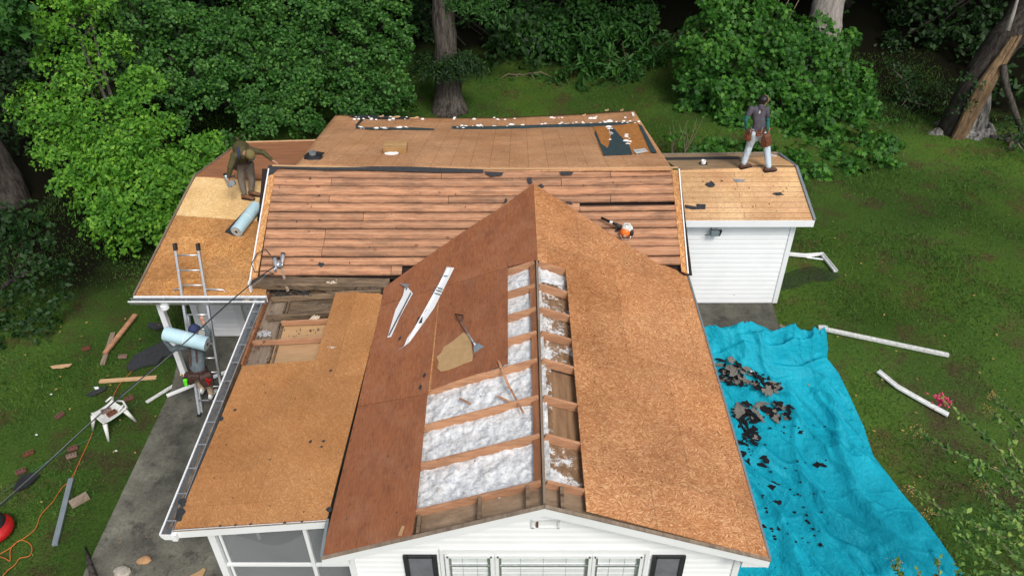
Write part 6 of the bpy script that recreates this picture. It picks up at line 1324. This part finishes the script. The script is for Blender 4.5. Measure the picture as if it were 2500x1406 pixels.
for x, y, r_, l in [(1786, 908, .15, 'largest grey shingle piece on top of the heap on the tarp'), (1872, 962, .12, 'long grey shingle piece at the lower right of the heap on the tarp'), (1783, 886, .08, 'small brownish shingle piece at the top of the heap on the tarp')]: shard(x, y, r_, 'shinglegrey', .1, l, None, .1)
for x, y, r_, l in [(1866, 1117, .11, 'upper black scrap below the heap on the tarp'), (1868, 1137, .10, 'second black scrap below the heap on the tarp'), (1998, 1133, .10, 'lone black scrap on the right half of the tarp'), (1887, 1187, .11, 'pointed black scrap in the middle of the tarp'), (1896, 1226, .06, 'small black scrap below the pointed one on the tarp'), (1826, 1130, .08, 'black scrap on the tarp near the eave'), (1815, 1105, .08, 'black scrap on the tarp close under the eave'), (1972, 1274, .04, 'tiny black crumb low on the tarp'), (1862, 1285, .05, 'small black scrap low on the tarp near the eave'), (1952, 1054, .07, 'thin black scrap right of the heap on the tarp'), (2004, 1330, .05, 'small black scrap near the bottom of the tarp')]: shard(x, y, r_, 'shingle', .01, l, None, .1)
b = MB()
for i in range(90):
    x, y = (rs.uniform(1800, 2020), rs.uniform(1035, 1330)) if i < 60 else (rs.uniform(1808, 1850), rs.uniform(1030, 1080)); x = max(x, 1690+(y-672)*.29+15); c, nn = tarp_hit(x, y); r = rs.uniform(.012, .035); th0 = rs.uniform(0, 6.28)
    b.prism([c+V((math.cos(th0+k)*r*rs.uniform(.5, 1.2), math.sin(th0+k)*r*rs.uniform(.4, 1), .008)) for k in (0, 1.1, 2.2, 3.3, 4.4, 5.4)], (0, 0, .005))
tag(b.build('shingle_crumbs', 'shingle'), 'crumbs of black shingle scattered on the turquoise tarp', 'debris', kind='stuff')
tuft(tarp_hit(1832, 915)[0]+V((0, 0, .1)), .05, 10, 'alu', 'crumpled piece of foil in the heap on the tarp', 'foil_scrap')

# ------------------------------------------------------------------ things on the lawns
def gbeam(px0, px1, w, h, mat, label, cat, name, lift=.0, bevel=.003, mid=None):
    a, c = gnd(*px0, h/2+.03+lift), gnd(*px1, h/2+.03+lift); b = MB()
    if mid: m_ = gnd(*mid, h/2+.03+lift); b.beam(a, m_, w, h); b.beam(m_, c, w, h); 
    else: b.beam(a, c, w, h)
    o = b.build(name, mat, None, bevel=bevel); return tag(o, label, cat)
gbeam((1998, 800), (2316, 867), .085, .06, 'whitedirty', 'long dirty white downspout lying on the right lawn', 'downspout', 'downspout')
def channel(pxs, w, h, label, mats=('white',)):
    g = thing('gutter_piece', label, 'gutter', gnd(*pxs[0])); P = [gnd(x, y, .05) for x, y in pxs]
    for nm, off_, ww, hh, mt in (('bed', 0, w, .008, 'whitedirty'), ('side', w/2, .008, h, 'white'), ('side', -w/2, .008, h, 'white')):
        b = MB(); vs = []
        for i, p in enumerate(P):
            d = (P[min(i+1, len(P)-1)]-P[max(i-1, 0)]).normalized(); s_ = d.cross(V((0, 0, 1))).normalized(); c = p+s_*off_+V((0, 0, hh/2 if nm == 'side' else 0))
            vs += [c+s_*ww/2+V((0, 0, hh/2)), c-s_*ww/2+V((0, 0, hh/2)), c-s_*ww/2-V((0, 0, hh/2)), c+s_*ww/2-V((0, 0, hh/2))]
        n = len(P); b.add(vs, [(i*4+j, i*4+(j+1) % 4, (i+1)*4+(j+1) % 4, (i+1)*4+j) for i in range(n-1) for j in range(4)]+[(0, 1, 2, 3), ((n-1)*4, (n-1)*4+1, (n-1)*4+2, (n-1)*4+3)]); b.build(nm, mt, g)
channel([(2143, 907), (2190, 945), (2232, 969), (2275, 993), (2315, 1014)], .09, .04, 'short bent white gutter piece lying on the right lawn')
channel([(1925, 622), (1965, 626), (2006, 622), (2040, 664)], .09, .05, 'bent white metal strip lying behind the right wing wall'); gbeam((1968, 628), (2015, 634), .05, .02, 'white', 'thin white strip under the bent metal strip', 'strip', 'strip')
c = gnd(2008, 797, .05); b = MB(); b.tube([c+V((-.09, 0, 0)), c+V((.06, 0, 0)), c+V((.09, 0, 0)), c+V((.11, 0, 0))], [.035, .035, .02, .014], 12); b.build('x', 'film'); o = bpy.data.objects['x']; o.name = 'bottle'; tag(o, 'clear plastic bottle at the left end of the long downspout', 'bottle')
gbeam((1903, 795), (1975, 823), .07, .04, 'greyboard', 'grey board half buried beside the patio', 'board', 'board')
def net():
    P = [(1900, 700), (1915, 668), (1950, 655), (1990, 648), (2040, 664), (2055, 672), (2030, 686), (1985, 684), (1950, 700), (1912, 708)]
    pts = [gnd(x, y, .06+.05*math.sin(i*2)) for i, (x, y) in enumerate(P)]; c = sum(pts, V())/len(pts)+V((0, 0, .06)); b = MB(); b.add(pts+[c], [(i, (i+1) % len(P), len(P)) for i in range(len(P))]); tag(b.build('netting', 'net', thick=.004), 'black netting lying on the grass right of the right wing wall', 'netting')
net()
# left lawn
gbeam((256, 862), (331, 768), .10, .05, 'lumber', 'reddish brown board lying on the left lawn', 'board', 'board', lift=.05); gbeam((250, 890), (276, 812), .10, .03, 'greyboard', 'short grey board lying under the reddish board', 'board', 'board')
gbeam((243, 931), (382, 921), .09, .04, 'softwood', 'pale new board lying above the plastic chair', 'board', 'board')
gbeam((134, 1330), (174, 1168), .09, .05, 'galv', 'grey metal channel lying on the left lawn beside the block', 'metal channel', 'metal_channel'); gbeam((172, 1232), (215, 1208), .16, .07, 'greyboard', 'short rough wood block on the left lawn', 'wood block', 'wood_block')
gbeam((357, 982), (445, 928), .07, .03, 'whitedirty', 'thin white trim strip lying from the lawn to the walk', 'trim strip', 'trim_strip'); b = MB(); b.beam(at(407, 966, 'z', zs+.05), at(640, 872, 'z', zs+.05), .06, .05); tag(b.build('downspout', 'white', bevel=.004), 'long white downspout lying across the walk behind the ladder', 'downspout')
def gpoly(px, mat, label, cat, name, th=.02, off=.04):
    pts = [gnd(x, y, off) for x, y in px]; b = MB(); b.prism(pts, (0, 0, th)); return tag(b.build(name, mat), label, cat)
gpoly([(123, 895), (140, 892), (176, 889), (170, 895), (150, 899), (128, 900)], 'softwood', 'splintered pale wood piece alone on the left lawn', 'wood piece', 'wood_piece')
gpoly([(361, 790), (395, 790), (400, 800), (380, 806), (362, 800)], 'felt', 'small black felt rag near the left post', 'felt', 'felt_rag', .03); gpoly([(310, 898), (330, 870), (370, 850), (400, 836), (440, 852), (445, 874), (400, 872), (385, 890), (350, 896), (318, 908)], 'felt', 'large black felt sheet crumpled on the lawn left of the ladder', 'felt', 'felt_sheet', .05)
gpoly([(210, 966), (225, 956), (262, 943), (258, 951), (228, 967)], 'felt', 'black strip of felt above the plastic chair', 'felt', 'felt_strip', .02); gpoly([(34, 1196), (54, 1164), (80, 1157), (98, 1163), (68, 1190), (42, 1200)], 'black', 'black plastic tray lying on the left lawn near the red tank', 'tray', 'tray', .05)
gpoly([(229, 945), (240, 944), (243, 951), (233, 951)], 'white', 'small white slip beside the black felt strip', 'slip', 'slip', .01)
def brick(px, py, rot, label, on=None, mat='brick', tilt=0):
    c = on if on is not None else gnd(px, py, .06); g = thing('brick', label, 'brick', c, 'bricks lying about on the left lawn'); a = V((math.cos(rot), math.sin(rot), 0)); s_ = V((-math.sin(rot), math.cos(rot), 0)); u = V((0, 0, 1))
    if tilt: s_, u = s_*math.cos(tilt)+u*math.sin(tilt), u*math.cos(tilt)-s_*math.sin(tilt)
    b = MB(); b.box(c, a*.088, s_*.042, u*.028); b.build('block', mat, g, bevel=.004)
    for k in (-.055, 0, .055): b = MB(); b.box(c+a*k+u*.028, a*.012, s_*.016, u*.0012); b.build('core_hole', 'hole', g)
for x, y, r_, l, mt in [(145, 1014, 1.1, 'red brick left of the plastic chair', 'brick'), (178, 1094, .5, 'upper brick of the pair below the plastic chair', 'brick'), (175, 1112, .45, 'lower paler brick of the pair below the plastic chair', 'brickpale'), (51, 1150, .6, 'red brick beside the black tray', 'brick'), (210, 850, .4, 'dark brick high on the left lawn', 'leather'), (300, 870, .1, 'pale reddish brick below the reddish board', 'brickpale'), (70, 1106, .6, 'dark brick under the white slip on the far left', 'leather'), (315, 972, .6, 'red brick behind the plastic chair', 'brick')]: brick(x, y, r_, l, mat=mt)
# white plastic chair lying as a low stand
c0 = gnd(268, 1030); ch_ = thing('plastic_chair', 'white plastic chair with broken back standing on the left lawn with bricks on it', 'chair', c0)
ctr = at(266, 1008, 'z', gz(c0.x, c0.y)+.36); ax1 = (at(300, 985, 'z', ctr.z)-at(236, 1028, 'z', ctr.z)).normalized(); ax2 = V((-ax1.y, ax1.x, 0))
def seat(u, v): p = ctr+ax1*(u-.5)*.50*(1-.12*(v))+ax2*(v-.5)*.44; return p+V((0, 0, .03*((2*u-1)**4+(2*v-1)**4)-.02*math.cos((u-.5)*3)))
b = MB(); b.grid(seat, 14, 12); b.build('seat', 'pvc', ch_, smooth=True, thick=.012)
for (u, v, sx, sy) in ((-1, -1, -1, -1), (-1, 1, -1, 1), (1, -1, 1, -1), (1, 1, 1, 1)):
    a = ctr+ax1*u*.21+ax2*v*.19; f_ = a+ax1*sx*.09+ax2*sy*.07; f_.z = gz(f_.x, f_.y); b = MB(); b.tube([a, f_], [.045, .022], 8); b.build('leg', 'pvc', ch_, smooth=True)
for s_ in (-1, 1): b = MB(); e = ctr+ax1*.20+ax2*.21*s_; b.tube([e, e+ax1*.06+V((0, 0, .10)), e+ax1*.02-ax2*s_*.02+V((0, 0, .14)), e-ax1*.10+V((0, 0, .10))], [.02, .02, .018, .015], 7); b.build('arm_stub', 'pvc', ch_, smooth=True)
b = MB(); e = ctr+ax1*.27; b.tube([e-ax2*.18, e+ax1*.05+V((0, 0, .05)), e+ax2*.18], .02, 7); b.build('back_stub', 'pvc', ch_, smooth=True)
brick(0, 0, .6, 'pale brick lying on the seat of the plastic chair', on=ctr+V((-.05, .02, .05)), mat='brickpale'); brick(0, 0, .9, 'dark brick lying behind the pale one on the plastic chair', on=ctr+V((.09, -.05, .05)), mat='leather')
# red compressor tank, cords
cc = gnd(-6, 1305, .0); vc = thing('air_compressor', 'red round air compressor with a black top at the left edge of the lawn', 'compressor', cc)
b = MB(); b.lathe(cc+V((0, 0, .03)), [(.02, 0), (.2, .01), (.29, .06), (.31, .12), (.28, .19), (.18, .24), (.02, .25)], k=28); b.build('tank', 'red', vc, smooth=True)
b = MB(); b.lathe(cc+V((-.03, .03, .2)), [(.24, 0), (.24, .08), (.17, .16), (.02, .18)], k=20, sx=.95); b.build('motor_cover', 'black', vc, smooth=True)
b = MB(); b.lathe(cc+V((.0, .12, .36)), [(.035, 0), (.035, .03), (.0, .035)], k=12); b.build('gauge', 'whitedirty', vc)
for q in (0, 2.1, 4.2): b = MB(); b.tube([cc+V((math.cos(q)*.2, math.sin(q)*.2, 0)), cc+V((math.cos(q)*.2, math.sin(q)*.2, .06))], .025, 8); b.build('foot', 'black', vc)
b = MB(); b.tube([cc+V((-.16, 0, .3)), cc+V((-.12, 0, .45)), cc+V((.08, 0, .45)), cc+V((.12, 0, .3))], .014, 8); b.build('handle', 'black', vc, smooth=True)
def gline(px, r, mat, label, name, cat):
    P = [gnd(x, y, .05) for x, y in px]; out = []
    for i in range(len(P)-1):
        p0, p1, p2, p3 = P[max(0, i-1)], P[i], P[i+1], P[min(len(P)-1, i+2)]
        for k in range(6): s_ = k/6; out.append(.5*((2*p1)+(p2-p0)*s_+(2*p0-5*p1+4*p2-p3)*s_*s_+(-p0+3*p1-3*p2+p3)*s_**3))
    out.append(P[-1]); b = MB(); b.tube(out, r, 6); tag(b.build(name, mat, smooth=True), label, cat)
gline([(372, 848), (345, 878), (318, 910), (292, 938), (274, 972)], .006, 'redorange', 'orange cord running over the black felt sheet', 'orange_cord', 'cord')
gline([(226, 1056), (214, 1084), (197, 1120), (175, 1166), (150, 1192), (128, 1225), (100, 1256), (86, 1290), (60, 1312), (34, 1328), (25, 1345), (24, 1368), (12, 1362), (-8, 1356)], .007, 'redorange', 'orange cord snaking down the left lawn past the red tank', 'orange_cord', 'cord')
gline([(-10, 1357), (28, 1335), (48, 1318), (70, 1324), (78, 1338), (72, 1356), (48, 1362), (36, 1378), (18, 1392), (4, 1410)], .007, 'redorange', 'looped orange cord in the lower left corner', 'orange_cord', 'cord')
gline([(345, 975), (310, 1002), (262, 1032), (240, 1060), (180, 1090), (110, 1130), (60, 1165), (0, 1206)], .004, 'greenwire', 'thin green hose lying beside the plastic chair', 'garden_hose', 'hose')
# stones and scraps on the walk
def rock(px, py, r, mat, label, name='stone', z=zs):
    c = at(px, py, 'z', z+r*.35); b = MB(); b.ell(c, (r*1.15, r*.85, r*.45), seg=12)
    b.v = [tuple(V(v)+(V(v)-c)*.5*noise.noise(V(v)*7)) for v in b.v]; tag(b.build(name, mat), label, 'stone')
rock(352, 1367, .10, 'sandstone', 'orange brown stone lying on the walk'); rock(296, 1394, .13, 'stone', 'grey white stone at the bottom of the walk')
b = MB(); b.tube([gnd(208, 1335, .02), gnd(216, 1368, .1), gnd(226, 1400, .16), gnd(232, 1430, .16)], [.012, .04, .05, .05], 8); tag(b.build('dead_branch', 'bark', smooth=True), 'dead branch standing at the lower edge of the walk', 'branch')
b = MB(); b.prism([at(x, y, 'z', zs+.02) for x, y in ((462, 1406), (486, 1394), (497, 1386), (503, 1390), (498, 1400), (492, 1412), (470, 1420))], (0, 0, .012)); tag(b.build('wood_scrap', 'scrapply'), 'pale plywood scrap on the walk in front of the porch', 'plywood scrap')
for i, (x, y) in enumerate(((125, 962), (89, 1061), (283, 1100))): b = MB(); b.ell(gnd(x, y, .05), (.03, .02, .015), seg=8); tag(b.build('litter', 'whitedirty'), 'tiny white crumb on the left lawn', 'litter', 'white crumbs on the left lawn')
# fallen yellow leaves on the lawns
for nm, mt, n_ in (('fallen_leaves', 'seedhead', 70),):
    b = MB()
    for i in range(n_):
        x, y = rs.choice(((rs.uniform(1950, 2480), rs.uniform(480, 1250)), (rs.uniform(40, 420), rs.uniform(760, 1380)))); c = gnd(x, y, .07); a = rs.uniform(0, 6.28); q = V((math.cos(a), math.sin(a), .1)); w = V((-math.sin(a), math.cos(a), .2)); b.add([c-q*.035, c+w*.02, c+q*.035, c-w*.02], [(0, 1, 2, 3)])
    tag(b.build(nm, mt), 'small yellow fallen leaves sprinkled on the lawns', 'leaves', kind='stuff')
# weeds and bare twigs behind the rear roof corner
for i, (x, y, l) in enumerate(((1640, 372, 'leafy weed growing behind the torn corner of the rear roof'), (1672, 365, 'bare twig weed behind the right wing ridge'))):
    base = gnd(x, y+8); g = thing('weed', l, 'weed', base)
    for k in range(4): b = MB(); e = base+V((rs.uniform(-.3, .4), rs.uniform(-.1, .2), rs.uniform(.7, 1.3))); b.tube([base, base.lerp(e, .5)+V((.05, 0, .05)), e], [.014, .01, .005], 5); b.build('stem', 'twig', g)
    P, Nn = crown_points([(base+V((0, 0, .5)), .3)], 30 if i == 0 else 8, .2, 7); leaves('foliage', P, Nn, .12, 'maple' if i == 0 else 'rhomb', 'leaf_maple', g)
